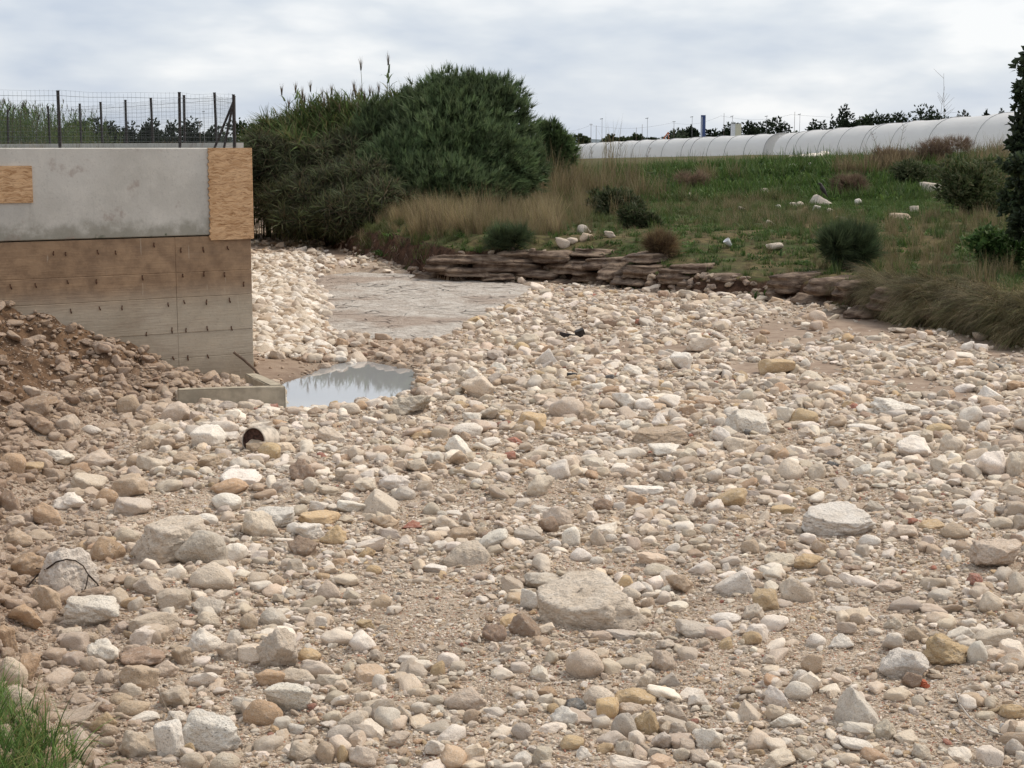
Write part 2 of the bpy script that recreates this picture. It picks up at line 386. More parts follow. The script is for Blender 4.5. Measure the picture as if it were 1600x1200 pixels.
# ------------------------------------------------------------ stone shapes
def ico(sub):
    bm = bmesh.new(); bmesh.ops.create_icosphere(bm, subdivisions=sub, radius=1)
    v = np.array([x.co[:] for x in bm.verts]); f = np.array([[y.index for y in x.verts] for x in bm.faces]); bm.free(); return v, f
ICO = {k: ico(k) for k in (2, 3, 4, 5)}
def n3(v, s, seed):
    return (fbm(v[:,0]*s+v[:,2]*s*.71, v[:,1]*s-v[:,2]*s*.63, 1, seed, 3)+fbm(v[:,2]*s+9, v[:,0]*s-v[:,1]*s*.5, 1, seed+5, 3))/2
def stone_mesh(name, sub, kind, seed, smooth=True):
    r = np.random.default_rng(seed); v, f = ICO[sub]; v = v.copy()
    n = {'r': 30, 'a': 9, 'f': 8, 'p': 14, 's': 13, 'w': 9, 't': 9, 'b': 8}[kind]; p = {'b': 36, 'r': 9, 'a': 34, 'f': 36, 'p': 14, 's': 17, 'w': 40, 't': 40}[kind]
    N = r.normal(size=(n, 3)); N /= np.linalg.norm(N, axis=1)[:, None]
    hh = r.uniform(.72, 1, n) if kind != 'r' else r.uniform(.85, 1, n)
    if kind in 'af':
        N = np.vstack([N, np.array([[0,0,1],[1,.1,.1],[-1,.2,0],[0,-1,.25],[.1,1,.1]])+r.normal(0,.28,(5,3))]); N /= np.linalg.norm(N, axis=1)[:, None]
        hh = np.append(hh, [.72,.9,.9,.8,.9])
    if kind == 'w':                              # wedge
        N = np.vstack([[[-.15,-.1,1],[-.8,-.55,.0],[.9,.2,.35],[0,-.95,.4],[0,1,.15]], N[:4]]); N /= np.linalg.norm(N, axis=1)[:, None]; hh = np.array([.6,.8,.95,.75,.9,.95,.95,.95,.95])
    if kind == 't':                              # triangular face towards the viewer
        N = np.vstack([[[-.85,-.2,.45],[.60,-.1,.72],[0,-1,.35],[0,1,.1],[.1,0,-1]], N[:3]]); N /= np.linalg.norm(N, axis=1)[:, None]; hh = np.array([.52,.52,.55,.8,.8,.95,.95,.95])
    if kind == 'b':                              # broad slab, its top tipped towards the viewer
        N = np.vstack([[[.10,-.50,1],[-.75,-.75,.05],[-.2,-1,-.1],[.95,.1,.35],[.5,-.8,.3],[-.5,.9,.3],[.3,1,.2],[-1,.2,.1]], N[:3]]); N /= np.linalg.norm(N, axis=1)[:, None]; hh = np.array([.50,.78,.80,.95,.9,.85,.9,.95,1,1,1])
    D = np.maximum(v@N.T, 0)/hh; rad = (np.sum(D**p, 1)+1e-9)**(-1/p); rad = np.minimum(rad, 1.7)
    v = v*rad[:, None]
    amp = {'r': .09, 'a': .15, 'f': .14, 'p': .24, 's': .21, 'w': .10, 't': .09, 'b': .17}[kind]
    v = v*(1+amp*n3(v, 2.3, seed % 999)+amp*.7*n3(v, 5.5, seed % 997+3)+(amp*.45*n3(v, 13, seed % 991+3) if sub >= 4 else 0))[:, None]
    if kind == 'f': v[:, 2] = np.sign(v[:, 2])*np.abs(v[:, 2])**.8
    v -= (v.max(0)+v.min(0))/2; v /= (v.max(0)-v.min(0))/2
    return mesh_np(name, v, f, smooth=smooth)
PAL = {'W': (.83,.755,.665), 'L': (.66,.56,.445), 'T': (.50,.375,.26), 'Y': (.54,.385,.21), 'G': (.56,.485,.41), 'P': (.585,.475,.375), 'O': (.49,.32,.19), 'B': (.30,.195,.13), 'R': (.36,.12,.07), 'D': (.07,.075,.085)}
CN = {'W': ['white','chalky white','off-white'], 'L': ['cream','pale cream','light beige'], 'T': ['tan','sandy tan','light brown'], 'Y': ['ochre','yellowish','yellow-tan'], 'G': ['grey','pale grey','greyish'], 'P': ['pinkish beige','pinkish','dusty pink'], 'O': ['orange-tan','rusty tan','orange-brown'], 'B': ['dark brown','brown','earthy brown'], 'R': ['brick red']*3, 'D': ['dark slate']*3}
SN = {'r': ['rounded','smooth rounded','egg-shaped'], 'a': ['angular','sharp-edged','blocky'], 'f': ['flat','slab-like','low flat'], 'p': ['pitted','rough pitted','pockmarked'], 's': ['worn','uneven','lumpy'], 'w': ['wedge-shaped']*3, 't': ['triangular']*3}
CATALOG = """
54 637 42 30 B a;47 615 30 20 P s;107 667 33 32 P a;58 665 38 26 B s;142 672 28 14 W r;200 637 34 34 T r;287 620 31 24 L s;142 619 32 20 P s;275 648 45 32 P a;228 696 34 24 T s
325 686 50 36 W a;88 714 46 20 W s;152 720 62 30 P p;237 727 46 26 L a;293 719 44 22 T s;328 724 38 20 T s;20 727 40 32 O r;50 732 34 16 Y f;135 757 52 26 L f;203 762 52 36 T a
167 777 32 24 O r;112 786 54 28 W p;207 794 56 26 G f;265 760 40 18 L r;360 762 48 22 O r;375 747 62 20 W f;355 786 50 26 W r;77 808 50 34 O s;17 787 34 36 B s;22 818 32 22 P s
27 843 46 30 T p;197 838 38 24 L r;168 860 50 38 O r;323 813 32 18 W r;38 885 62 38 O s;365 866 45 28 W r;335 903 75 40 L r
72 940 42 46 T a;38 965 52 40 O p;10 1000 32 38 O s;44 1048 40 44 O s;18 1055 44 46 L r;25 1098 50 46 L r;160 1021 50 36 W p;110 990 32 16 L f;140 999 28 18 T r
240 977 70 34 P f;270 940 46 34 P f;235 917 46 28 P s;325 950 48 28 G p;347 934 36 20 L s;326 970 36 24 L s;388 975 26 28 T r;320 1005 52 38 W p;364 1000 24 26 W s;357 1020 38 26 P s
217 1062 56 42 T a;255 1048 42 26 P s;163 1060 28 24 P r;222 1028 70 28 B p;272 1092 52 34 P s;333 1050 32 20 P s;205 1106 50 24 T r;189 1092 34 18 T r;160 1131 38 30 Y s;170 1143 26 20 T r
226 1120 46 14 W f;277 1122 32 20 W s;212 1168 48 44 L s;293 1172 24 22 Y r;300 1190 36 26 L r;350 1192 46 30 L r;410 1116 56 42 O r;123 1060 22 18 L r;285 1027 34 30 T s;168 1160 24 16 L r
547 640 30 18 L r;565 635 18 14 O r;499 628 20 12 O r;486 643 22 16 W s;518 682 44 24 L s;422 708 36 28 Y r;728 674 46 22 W r;766 693 34 16 W s;788 648 26 14 Y r;737 655 28 18 W a
717 700 38 34 W s;719 720 34 30 T p;680 718 28 22 W s;472 740 38 38 B p;441 760 30 24 G p;486 760 26 24 L r;537 745 30 20 L s;572 760 34 20 L s;613 755 50 26 W s;650 730 30 22 L a
765 648 34 22 L p;404 822 52 44 L s;498 812 58 22 Y f;498 792 28 18 W a;484 832 46 26 W s;522 838 42 30 Y s;460 828 22 20 W r;548 792 40 16 W f;472 856 48 28 B p;632 773 32 22 G r
603 820 42 26 T s;572 865 26 16 Y s;770 844 44 28 W a;720 836 48 26 T s;695 818 42 22 P p;755 834 18 16 T r;643 820 30 12 R s;680 888 38 14 W f;745 755 18 12 W r;452 882 26 18 L r
583 892 24 16 Y r;675 797 24 20 L r;425 967 40 28 G r;481 1025 36 20 Y r;468 1060 60 30 P s;515 1064 38 22 L a;423 1062 42 26 O a;593 1069 22 26 W r;551 1130 42 34 L a;531 1150 42 28 G r
463 1140 24 16 W a;472 1178 44 32 P s;510 1180 30 34 T r;536 1182 18 28 Y r;568 1185 44 36 L p;680 1170 30 24 W a;725 1095 60 38 P s;772 992 34 28 B p;680 1095 26 16 L r;735 1122 22 24 T r
570 976 28 14 Y s;630 1118 26 28 P s;624 1156 34 22 P s;515 925 38 28 P r;433 910 24 18 T r;550 930 26 16 L s;683 1047 22 22 Y s;975 630 36 28 W s;1005 634 32 20 W r;832 662 46 30 Y a
920 648 38 20 T s;1028 658 28 24 W s;1055 655 24 24 G s;1140 645 22 16 W r;1158 698 52 28 L a;1130 682 34 24 W s;1035 706 44 20 W a;1073 715 32 24 L s;872 737 34 30 W a;970 736 36 20 W a
922 715 24 20 W r;950 716 32 20 L r;1005 766 58 18 W f;995 783 32 20 O a;845 762 40 32 L s;912 755 16 13 W r;1140 780 50 28 Y a;943 792 28 22 B p;915 802 34 24 T s;873 812 44 36 P p
857 823 30 26 B a;892 842 28 32 W r;908 868 32 20 W r;934 843 24 28 P s;955 842 18 14 W r;932 877 20 13 W r;868 852 20 14 W r;810 848 20 12 W r;825 835 44 20 G s;1050 859 24 18 W r
1172 857 28 24 T r;1095 842 13 10 W a;1028 890 44 18 L r;1150 910 60 38 W t;1065 815 28 18 L s;1095 787 24 18 B s;975 664 24 16 W r;832 940 36 34 W a;848 908 60 26 G s;822 980 46 38 B s
984 930 30 22 L r;1012 944 22 18 T r;1062 915 42 30 T s;1039 921 18 11 W r;972 990 52 16 G f;1038 1035 36 34 P s;1010 1066 32 28 L s;1046 1062 38 22 G t;935 1090 46 30 L r;993 1088 62 26 Y s
985 1110 50 26 P s;975 1140 38 46 G r;1036 1160 34 30 G p;1056 1116 36 30 P s;1080 1140 24 22 L r;1106 1155 44 34 W p;882 1124 40 32 W p;893 1160 38 20 Y r;815 1145 30 26 G r;848 1183 30 28 L a
909 1178 28 20 W s;817 1190 26 24 W a;978 1175 30 32 L p;1025 1178 30 18 G a;946 1170 28 16 Y r;1065 1180 24 20 L r;1133 966 44 18 W r;1131 982 28 24 W r;1176 958 36 26 L p;1085 985 54 22 G f
1175 998 30 20 Y r;1132 1008 24 20 Y s;1172 1115 40 30 L t;1197 942 40 34 Y s;1217 1188 50 26 L s;855 1083 30 16 O a;865 1108 18 15 Y r;1042 1008 30 16 L s;1518 650 36 26 W r;1535 668 22 20 W r
1350 668 50 12 W r;1256 653 42 26 Y r;1226 652 26 30 W s;1490 697 46 34 L p;1587 730 34 40 L s;1235 737 42 34 L r;1277 740 30 26 L r;1467 671 38 16 Y r;1470 730 30 24 L a;1300 727 22 12 D a
1350 737 30 22 W s;1380 730 26 16 W a;1506 792 32 20 W a;1358 846 32 20 W r;1493 831 42 24 T r;1458 821 38 13 Y f;1412 832 42 22 P s;1565 818 34 18 L r;1262 879 42 22 Y s;1218 878 46 24 L p
1445 777 24 15 T r;1267 768 28 13 Y r;1368 793 28 18 G s;1225 798 36 14 Y f;1522 706 20 11 Y r;1505 667 24 20 L s;1312 611 34 16 W r;1508 608 32 14 W r;1548 615 38 20 W t;1480 618 24 12 O s
1425 618 28 10 L f;1550 634 32 20 T p;1527 1023 30 38 W r;1425 1065 34 26 B a;1270 1040 38 34 T a;1247 1080 40 28 W r;1250 1057 28 20 W r;1213 1092 36 34 W s;1547 944 36 32 L r;1590 915 32 36 L r
1432 992 36 24 T s;1500 988 44 18 W t;1550 1000 54 30 L a;1400 975 32 20 L s;1324 982 28 22 P a;1340 970 22 20 T r;1243 925 54 42 P s;1275 1002 28 20 W r;1312 1003 40 22 W s;1380 1142 38 30 L p
1338 1162 48 16 W r;1548 1100 20 18 L r;1580 1112 40 24 Y s;1228 1128 46 22 W s;1303 910 26 20 L s;1385 918 46 20 P s;1435 1098 20 20 L r;1585 1170 28 24 G r;1440 1178 30 26 L s
855 560 38 28 W t;1065 568 32 30 W a;812 545 28 18 Y r;988 581 34 20 W s;937 607 26 16 W r;893 546 24 12 W s;1100 541 52 26 L a;1277 498 26 22 P r;1258 569 16 15 W a;1412 517 38 8 L f
1498 555 48 10 W r;1212 556 36 14 T f;1268 591 36 20 L r;1313 609 24 15 W s;1512 543 20 16 W a;1532 546 22 15 W a;1130 505 24 12 W r;856 606 28 18 T s;1505 570 30 18 O s;1425 568 18 12 W r
825 535 36 24 L s;775 557 26 16 G s;740 585 34 22 W s;782 578 30 20 W s;1020 452 30 12 L f;1075 462 34 14 L f;1096 467 20 14 T r;810 433 24 13 T a;797 437 14 12 L r;1582 604 36 16 O s
"""
HERO = [  # x y w h colour shape, short name, full label, tilt
 (262,852,115,62,'L','a','the long cream block','long cream block of limestone with a flat broken left end, left foreground',8),
 (316,864,70,60,'G','r','the round grey boulder','round grey boulder with a darker blotch, leaning on the long cream block',0),
 (103,900,86,76,'W','s','the lumpy white rock','lumpy white rock with a dark branch lying over it, at the mound foot',0),
 (148,958,84,50,'W','a','the thick white block','thick white block with rounded edges below the branch at the left',4),
 (330,1147,90,58,'W','a','the faceted white boulder','faceted white boulder with dark speckles near the bottom left edge',6),
 (265,1165,42,62,'W','a','the upright white shard','upright white shard leaning beside the faceted white boulder',0),
 (920,948,150,84,'L','b','the broad tan boulder','broadest rock in the foreground, pale tan with a rough tilted flat top',12),
 (1310,816,108,48,'W','b','the wide pale boulder','wide pale flat-topped boulder half sunk in gravel, right of centre',4),
 (1345,1112,74,60,'W','t','the white pyramid stone','large white pyramid-shaped stone with smooth sides, bottom right',0),
 (1478,1018,78,50,'Y','s','the yellowish boulder','yellowish boulder with rounded top, right foreground beside a white egg stone',0),
 (1412,1042,72,46,'W','a','the white block','squarish white block in front of the yellowish boulder at the right',3),
 (1560,870,80,46,'P','p','the pitted boulder','large pitted pinkish boulder at the right edge of the view',0),
 (1168,665,62,42,'W','a','the big white rock','big bright white rock tipped to the right, middle of the riverbed',-14),
 (1402,637,78,27,'W','s','the long white rock','long low white rock with a blunt right end, next to a brown mud patch',0),
 (1032,683,78,27,'T','f','the flat tan slab','flat tan slab with a shadowed underside, left of the big white rock',6),
 (728,868,68,42,'L','f','the tilted cream slab','smooth cream slab sloping down to the right, in the centre foreground',-16),
 (430,1020,68,64,'L','s','the pale oval slab','pale oval slab lying flat beside a small ochre pebble, lower left',0),
 (452,1093,68,46,'W','a','the grey-white rock','grey-white rock with a ridged top below the pale oval slab',0),
 (914,1042,54,46,'P','r','the dusky round boulder','dusky pink-brown round boulder in the gravel below the broad tan boulder',0),
 (885,640,50,36,'P','r','the round pink boulder','round pinkish boulder behind the ochre angular stone, mid riverbed',0),
 (1012,1134,36,42,'Y','a','the yellow block','small squarish yellow block among round stones at the bottom centre',4),
 (1430,700,56,30,'W','s','the bright white stone','bright white stone with a pointed right end, below the long white rock',-8),
 (1550,730,44,42,'W','a','the squat white block','squat whitish block with a shaded base, near the right edge',0),
 (1213,575,52,25,'Y','f','the yellow slab','flat yellow slab lying on brown mud before the far bank',0),
 (590,788,60,34,'L','t','the low cream pyramid','low cream pyramid-shaped rock, centre left of the riverbed',0),
 (640,635,62,32,'L','s','the poolside rock','large cream rock at the near right shore of the pool',0),
 (425,812,70,36,'W','f','the big pale slab','big pale slab tilted behind the rounded cream stone, left of centre',0),
 (750,610,44,38,'L','s','the speckled upright rock','speckled cream rock standing tilted right of the pool',24),
]
BANKROCK = [(1265,247,54,9,'W','s'),(1241,249,20,9,'L','s'),(1290,243,22,8,'W','s'),(1312,247,16,6,'L','s'),(1240,262,16,7,'W','r'),(1266,260,12,7,'W','r'),(1282,316,38,14,'G','t'),(1455,299,30,17,'G','a'),(1341,318,11,9,'W','r'),(1429,331,14,11,'L','a'),(1275,327,14,8,'W','s'),(1250,320,12,6,'L','r'),(1315,342,18,4,'L','f'),(1408,340,34,9,'T','f'),(1210,387,24,9,'L','f'),(1205,350,16,7,'L','s'),(1583,368,32,15,'G','s'),(945,325,18,10,'W','a'),(920,322,14,8,'L','a'),(1080,308,16,8,'L','s'),(898,270,16,9,'W','s'),(916,273,10,6,'W','r'),(940,270,8,5,'L','r'),(1196,302,16,10,'P','a'),(1120,279,12,5,'W','s'),(880,382,22,12,'P','a'),(912,361,20,12,'G','s'),(890,378,24,8,'P','f'),(915,372,20,10,'T','s'),(953,368,18,8,'P','s'),(1470,312,22,6,'L','f'),(838,278,14,8,'T','s'),(870,290,22,10,'L','s'),(848,300,16,9,'P','s'),(862,318,14,8,'L','r'),(1240,322,12,7,'L','s'),(1215,324,9,5,'W','r'),(1298,331,12,7,'L','s'),(985,352,12,6,'L','s'),(1160,328,14,7,'P','s')]
stone_cache = {}
def variant(kind, sub, k):
    key = (kind, sub, k)
    if key not in stone_cache:
        me = stone_mesh('stone', sub, kind, hash_i(kind, sub, k)); me.materials.append(M['boulder' if sub == 5 else 'stone']); stone_cache[key] = me
    return stone_cache[key]
def hash_i(a, b, c): return (ord(a)*7919+b*104729+c*1299709) % 100003
def fit(cx, cy, w, h, P, sink=.14):
    """object size and centre so that the stone shows w by h pixels at this place"""
    dist = float(np.hypot(P[1], H-P[2])); dep = float(P[1]*CP+(H-P[2])*SP); px = dep/F
    a = math.asin(min(.99, (H-P[2])/float(np.linalg.norm(P-np.array([0,0,H])))))
    sx_ = w*px/2; hh = h*px/2*1.12; sy_ = sx_*.78
    if sy_*math.sin(a) > hh*.72: sy_ = hh*.72/math.sin(a)
    sz_ = math.sqrt(max(hh*hh-(sy_*math.sin(a))**2, .1*hh*hh))/math.cos(a)
    return sx_, sy_, sz_
entries = []
for ln in CATALOG.strip().split('\n'):
    for e_ in ln.split(';'):
        t = e_.split(); entries.append((float(t[0]), float(t[1]), float(t[2]), float(t[3]), t[4], t[5], None, None, 0))
entries = [e_ for e_ in entries]+[(*h_[:6], h_[6], h_[7], h_[8]) for h_ in HERO]
cyA = np.array([e_[1]+e_[3]*.28 for e_ in entries]); cxA = np.array([e_[0] for e_ in entries])
PG = on_ground(cxA, cyA)
occ = []                                       # footprints taken by the catalogued stones
lab_items = []
for i, (cx_, cy_, w_, h_, c_, k_, sn, lb, tilt) in enumerate(entries):
    P = PG[i]; sx_, sy_, sz_ = [q_*1.12 for q_ in fit(cx_, cy_, w_, h_, P)]
    rr = np.random.default_rng(1000+i)
    me = variant(k_, 5 if (w_ > 60 and sn) else 4 if w_ > 24 else 3, i if sn else int(rr.integers(0, 7)))
    o = put('stone', me, None, cat='stone', group='stones lying on the dry riverbed')
    o.scale = (sx_, sy_, sz_)
    rz = rr.uniform(-.35, .35)+(math.pi if (not sn and rr.random() < .5) else 0)
    if k_ == 'r': rz = rr.uniform(-.6, .6)
    if sn: rz = rr.uniform(-.12, .12)
    o.rotation_euler = (rr.uniform(-.08, .08), R(-tilt) if sn else rr.uniform(-.16, .16), rz)
    o.location = (P[0], P[1]+sy_*.1, P[2]+sz_*.42)
    c = np.array(PAL[c_]); c = c*(1.06+rr.uniform(-.13, .09))*np.array([1.0+rr.uniform(-.01,.035), 1, 1-rr.uniform(-.01,.04)])
    if cx_ < 330 and c_ not in 'RD':            # earth-stained stones at the mound's foot
        k = min(1, (330-cx_)/330)*.35; c = c*(1-k)+np.array((.40,.27,.165))*k if c_ != 'W' else c*(1-k*.4)+np.array((.40,.27,.165))*k*.4
    o.color = (*[float(v) for v in c], 1)
    occ.append((P[0], P[1], max(sx_, .02)))
    lab_items.append((o, cx_, cy_, w_, h_, c_, k_, sn, lb))
# ------------------------------------------------------------ labels that single out each stone
LAND = [(e[0], e[1], e[6]) for e in HERO]+[(553,603,'the still pool'),(380,612,'the concrete footing'),(400,690,'the half-buried rusty drum'),(50,1130,'the green grass clump'),(70,520,'the earth mound'),(900,523,'the black scrap'),(1568,1142,'the pale ring on the wire'),(1250,470,'the foot of the right bank'),(660,470,'the flat bedrock')]
def dirname(dx, dy):
    a = math.degrees(math.atan2(-dy, dx)) % 360
    return ['right of','behind and right of','behind','behind and left of','left of','in front left of','in front of','in front right of'][int((a+22.5)//45) % 8]
def near(dx, dy, w):
    d = math.hypot(dx, dy*1.6)
    return 'just' if d < 60 else 'a little' if d < 130 else 'well' 
used = {}
def sizew(w): return 'large' if w > 46 else 'medium' if w > 34 else 'small' if w > 22 else 'tiny'
cand = []
for (o, cx_, cy_, w_, h_, c_, k_, sn, lb) in lab_items:
    if lb: o['label'] = lb; used[lb] = 1; cand.append(None); continue
    L = sorted(LAND, key=lambda q: math.hypot(q[0]-cx_, (q[1]-cy_)*1.5))
    opts = []
    for m in range(7):
        q = L[m % 2 if m < 4 else 0]; a, b = (m//2) % 3, (m+1) % 3
        dx, dy = cx_-q[0], cy_-q[1]; nm = q[2]
        opts.append(f"{sizew(w_)} {CN[c_][a]} {SN[k_][b]} stone {near(dx,dy,w_)} {dirname(dx,dy)} {nm}")
    q = L[0]; r_ = L[1]
    for m in range(3):
        opts.append(f"{sizew(w_)} {CN[c_][m]} {SN[k_][m]} stone {dirname(cx_-q[0],cy_-q[1])} {q[2]}, towards {r_[2]}")
    cand.append(opts)
# the words describe; when a description is met twice the next landmark is brought in
for it, opts in zip(lab_items, cand):
    if opts is None: continue
    o = it[0]; ok = [t for t in opts if t not in used and len(t.split()) <= 16]
    t = ok[0] if ok else opts[0]
    used[t] = 1; o['label'] = t

# ------------------------------------------------------------ thousands of smaller stones
def gn_scatter(name, P, scale, rot, idx, col, variants, label=None, cat=None, mat=None, kind='stuff'):
    me = bpy.data.meshes.new(name); n = len(P); me.vertices.add(n); me.vertices.foreach_set('co', np.asarray(P, np.float32).ravel())
    def at(nm, typ, arr, key):
        a = me.attributes.new(nm, typ, 'POINT'); a.data.foreach_set(key, np.ascontiguousarray(arr).ravel())
    at('sc', 'FLOAT_VECTOR', np.asarray(scale, np.float32), 'vector'); at('ro', 'FLOAT_VECTOR', np.asarray(rot, np.float32), 'vector')
    at('vi', 'INT', np.asarray(idx, np.int32), 'value')
    c = np.ones((n, 4), np.float32); c[:, :3] = col; at('col', 'FLOAT_COLOR', c, 'color')
    o = put(name, me, kind=kind, label=label, cat=cat)
    coll = bpy.data.collections.new(name+'_shapes')
    for i, v in enumerate(variants):
        vo = bpy.data.objects.new(f'{name}_shape_{i:02d}', v); coll.objects.link(vo)
    ng = bpy.data.node_groups.new(name, 'GeometryNodeTree'); ng.interface.new_socket('Geometry', in_out='INPUT', socket_type='NodeSocketGeometry'); ng.interface.new_socket('Geometry', in_out='OUTPUT', socket_type='NodeSocketGeometry')
    N = ng.nodes; Lk = ng.links; gi = N.new('NodeGroupInput'); go = N.new('NodeGroupOutput')
    ci = N.new('GeometryNodeCollectionInfo'); ci.inputs['Collection'].default_value = coll; ci.inputs['Separate Children'].default_value = True; ci.inputs['Reset Children'].default_value = True
    ip = N.new('GeometryNodeInstanceOnPoints'); ip.inputs['Pick Instance'].default_value = True
    def na(nm, typ):
        x = N.new('GeometryNodeInputNamedAttribute'); x.data_type = typ; x.inputs['Name'].default_value = nm; return x.outputs['Attribute']
    e2r = N.new('FunctionNodeEulerToRotation'); Lk.new(na('ro', 'FLOAT_VECTOR'), e2r.inputs[0])
    m2p = N.new('GeometryNodeMeshToPoints'); Lk.new(gi.outputs[0], m2p.inputs['Mesh']); Lk.new(m2p.outputs[0], ip.inputs['Points'])
    Lk.new(ci.outputs[0], ip.inputs['Instance']); Lk.new(na('vi', 'INT'), ip.inputs['Instance Index'])
    Lk.new(e2r.outputs[0], ip.inputs['Rotation']); Lk.new(na('sc', 'FLOAT_VECTOR'), ip.inputs['Scale']); Lk.new(ip.outputs[0], go.inputs[0])
    md = o.modifiers.new('scatter', 'NODES'); md.node_group = ng
    return o
def view_points(n, y0, y1, margin=1.12, power=0., xr=None):
    """random ground points inside the part of the place the camera can see (a little beyond it too)"""
    y = (y0**(1+power)+rng.random(n)*(y1**(1+power)-y0**(1+power)))**(1/(1+power))
    hw = (y*.325+1.0)*margin; x = (rng.random(n)*2-1)*hw
    return x, y
keys = 'WLTYGPOBRD'; pal = np.array([PAL[k] for k in keys])
OC = np.array(occ); NW = G(500,562)
def scatter_band(n, y0, y1, r0, r1, w, finek, pw=1., cluster=True):
    x, y = view_points(n, y0, y1, power=pw)
    sb = sdist(x, y, bankpoly); sl = sdist(x, y, leftpoly); ss = sdist(x, y, SLAB); sp = sdist(x, y, POOL); sm = sdist(x, y, moundpoly)
    ok = (sb < .05) & (sl < .0)
    mud = blobmask(x, y, MUD); fine = blobmask(x, y, FINE)
    pr = np.ones(n)
    pr *= 1-mud*.95
    pr *= 1-fine*finek
    cl = sstep(-.35, .25, fbm(x, y, .9, 71, 3)+.5*fbm(x, y, .25, 72, 2))
    if cluster: pr *= .40+.60*cl
    pr *= np.where(ss > .05+.25*fbm(x, y, .8, 73, 3), .0 if r1 > .03 else .04, 1)
    pr *= np.where(sp > -.02, .03, 1)
    pr *= np.where((sm > .8), .55, 1)
    ok &= rng.random(n) < pr
    x, y, sm = x[ok], y[ok], sm[ok]; n = len(x)
    r = r0*(r1/r0)**(rng.random(n)**2.1)
    keep = np.ones(n, bool)                       # keep clear of the catalogued stones
    if r1 > .015:
        for a, b, rad in OC:
            m = (abs(x-a) < rad*.8+r*.5) & (abs(y-b) < rad*.7+r*.5); keep &= ~m
    x, y, r, sm = x[keep], y[keep], r[keep], sm[keep]; n = len(x)
    z = terrain(x, y)
    sc = np.stack([r*rng.uniform(.75, 1.5, n), r*rng.uniform(.6, 1.05, n), r*rng.uniform(.38, .85, n)], -1)
    zz = z+sc[:, 2]*rng.uniform(.05, .62, n)
    k = rng.choice(len(keys), n, p=w)
    c = pal[k]*(.90+rng.uniform(-.26, .18, n))[:, None]*np.array([1.015,.985,.955])*np.stack([1+rng.uniform(-.01, .05, n), np.ones(n), 1-rng.uniform(-.02, .06, n)], -1)
    e = sstep(-1.5, .6, sm)*.82; 
    c = c*(1-e)[:, None]+np.array((.27,.165,.10))*e[:, None]
    nearwall = np.exp(-((x-NW[0])/2.0)**4-((y-NW[1]-1.5)/4.2)**4)*.72
    c = c*(1-nearwall)[:, None]+np.array((.38,.245,.16))*nearwall[:, None]
    rot = np.stack([rng.normal(0, .22, n), rng.normal(0, .22, n), rng.uniform(0, 6.28, n)], -1)
    return np.stack([x, y, zz], -1), sc, rot, c
W1 = np.array([.33,.32,.08,.02,.07,.15,.015,.01,.003,.002]); W1 /= W1.sum()
W2 = np.array([.26,.29,.14,.03,.06,.16,.03,.02,.008,.002]); W2 /= W2.sum()
W3 = np.array([.22,.24,.20,.05,.05,.15,.04,.03,.018,.002]); W3 /= W3.sum()
def var_list(sub, kinds, seed0):
    L = []
    for i, k in enumerate(kinds):
        me = stone_mesh('pebble', sub, k, seed0+i, not (sub == 2 or (k in 'aw' and i % 2 == 0))); me.materials.append(M['pebble']); L.append(me)
    return L
VA = var_list(3, 'aapsfapawfaprwapaawa', 500); VB = var_list(2, 'aapswapafras', 700)
VG = []
for q_ in VB[:6]: g_ = q_.copy(); g_.materials.clear(); g_.materials.append(M['grit']); VG.append(g_)
def group_scatter(name, bands, variants, label, cat):
    P, A, B, Cc = [np.concatenate(z) for z in zip(*bands)]
    gn_scatter(name, P, A, B, rng.integers(0, len(variants), len(P)), Cc, variants, label, cat)
    print(name, len(P))
group_scatter('cobbles', [
    scatter_band(9500, 7.0, 18, .028, .105, W1, .85, 1.),
    scatter_band(17000, 17, 28, .034, .13, W1, .7, 1.),
    scatter_band(15000, 27, 40, .040, .15, W1, .5, 1.),
    scatter_band(12000, 39, 70, .05, .17, W1, .3, 1.),
    scatter_band(6000, 68, 125, .07, .2, W1, .0, 1.)], VA, 'countless white and cream cobbles strewn over the whole riverbed', 'cobbles')
group_scatter('pebbles', [
    scatter_band(46000, 7.0, 15, .010, .036, W2, .55, 1.),
    scatter_band(64000, 14.5, 26, .012, .044, W2, .4, 1.),
    scatter_band(38000, 25, 42, .020, .05, W2, .3, 1.)], VB, 'small mixed pebbles filling the gaps between the cobbles', 'pebbles')
group_scatter('gravel', [
    scatter_band(75000, 7.2, 12, .004, .013, W3, -.0, 1., False),
    scatter_band(90000, 11.5, 22, .006, .016, W3, -.0, 1., False)], VG, 'fine sandy gravel with red brick crumbs between the stones', 'gravel')
# a heap of whiter stones against the river wall
n = 3800; t = rng.random(n); x = rng.normal(-5.0, .95, n); y = rng.uniform(27, 52, n)
x = -(y*.150)+rng.normal(.30, .6, n); ok = (sdist(x, y, leftpoly) < -.02) & (sdist(x, y, SLAB) < .12); x, y = x[ok], y[ok]; n = len(x)
r = .05*(3.3)**(rng.random(n)**1.5); sc = np.stack([r*rng.uniform(.85, 1.3, n), r*rng.uniform(.7, 1.05, n), r*rng.uniform(.5, .85, n)], -1)
k = rng.choice([0,1,2,4,5], n, p=[.42, .28, .08, .06, .16]); c = pal[k]*(1+rng.uniform(-.1, .08, n))[:, None]
gn_scatter('rubble', np.stack([x, y, terrain(x, y)+sc[:, 2]*.5], -1), sc, np.stack([rng.normal(0,.3,n), rng.normal(0,.3,n), rng.uniform(0,6.28,n)], -1), rng.integers(0, 20, n), c, VA, 'whiter rubble heaped along the river wall beside the bedrock', 'rubble')
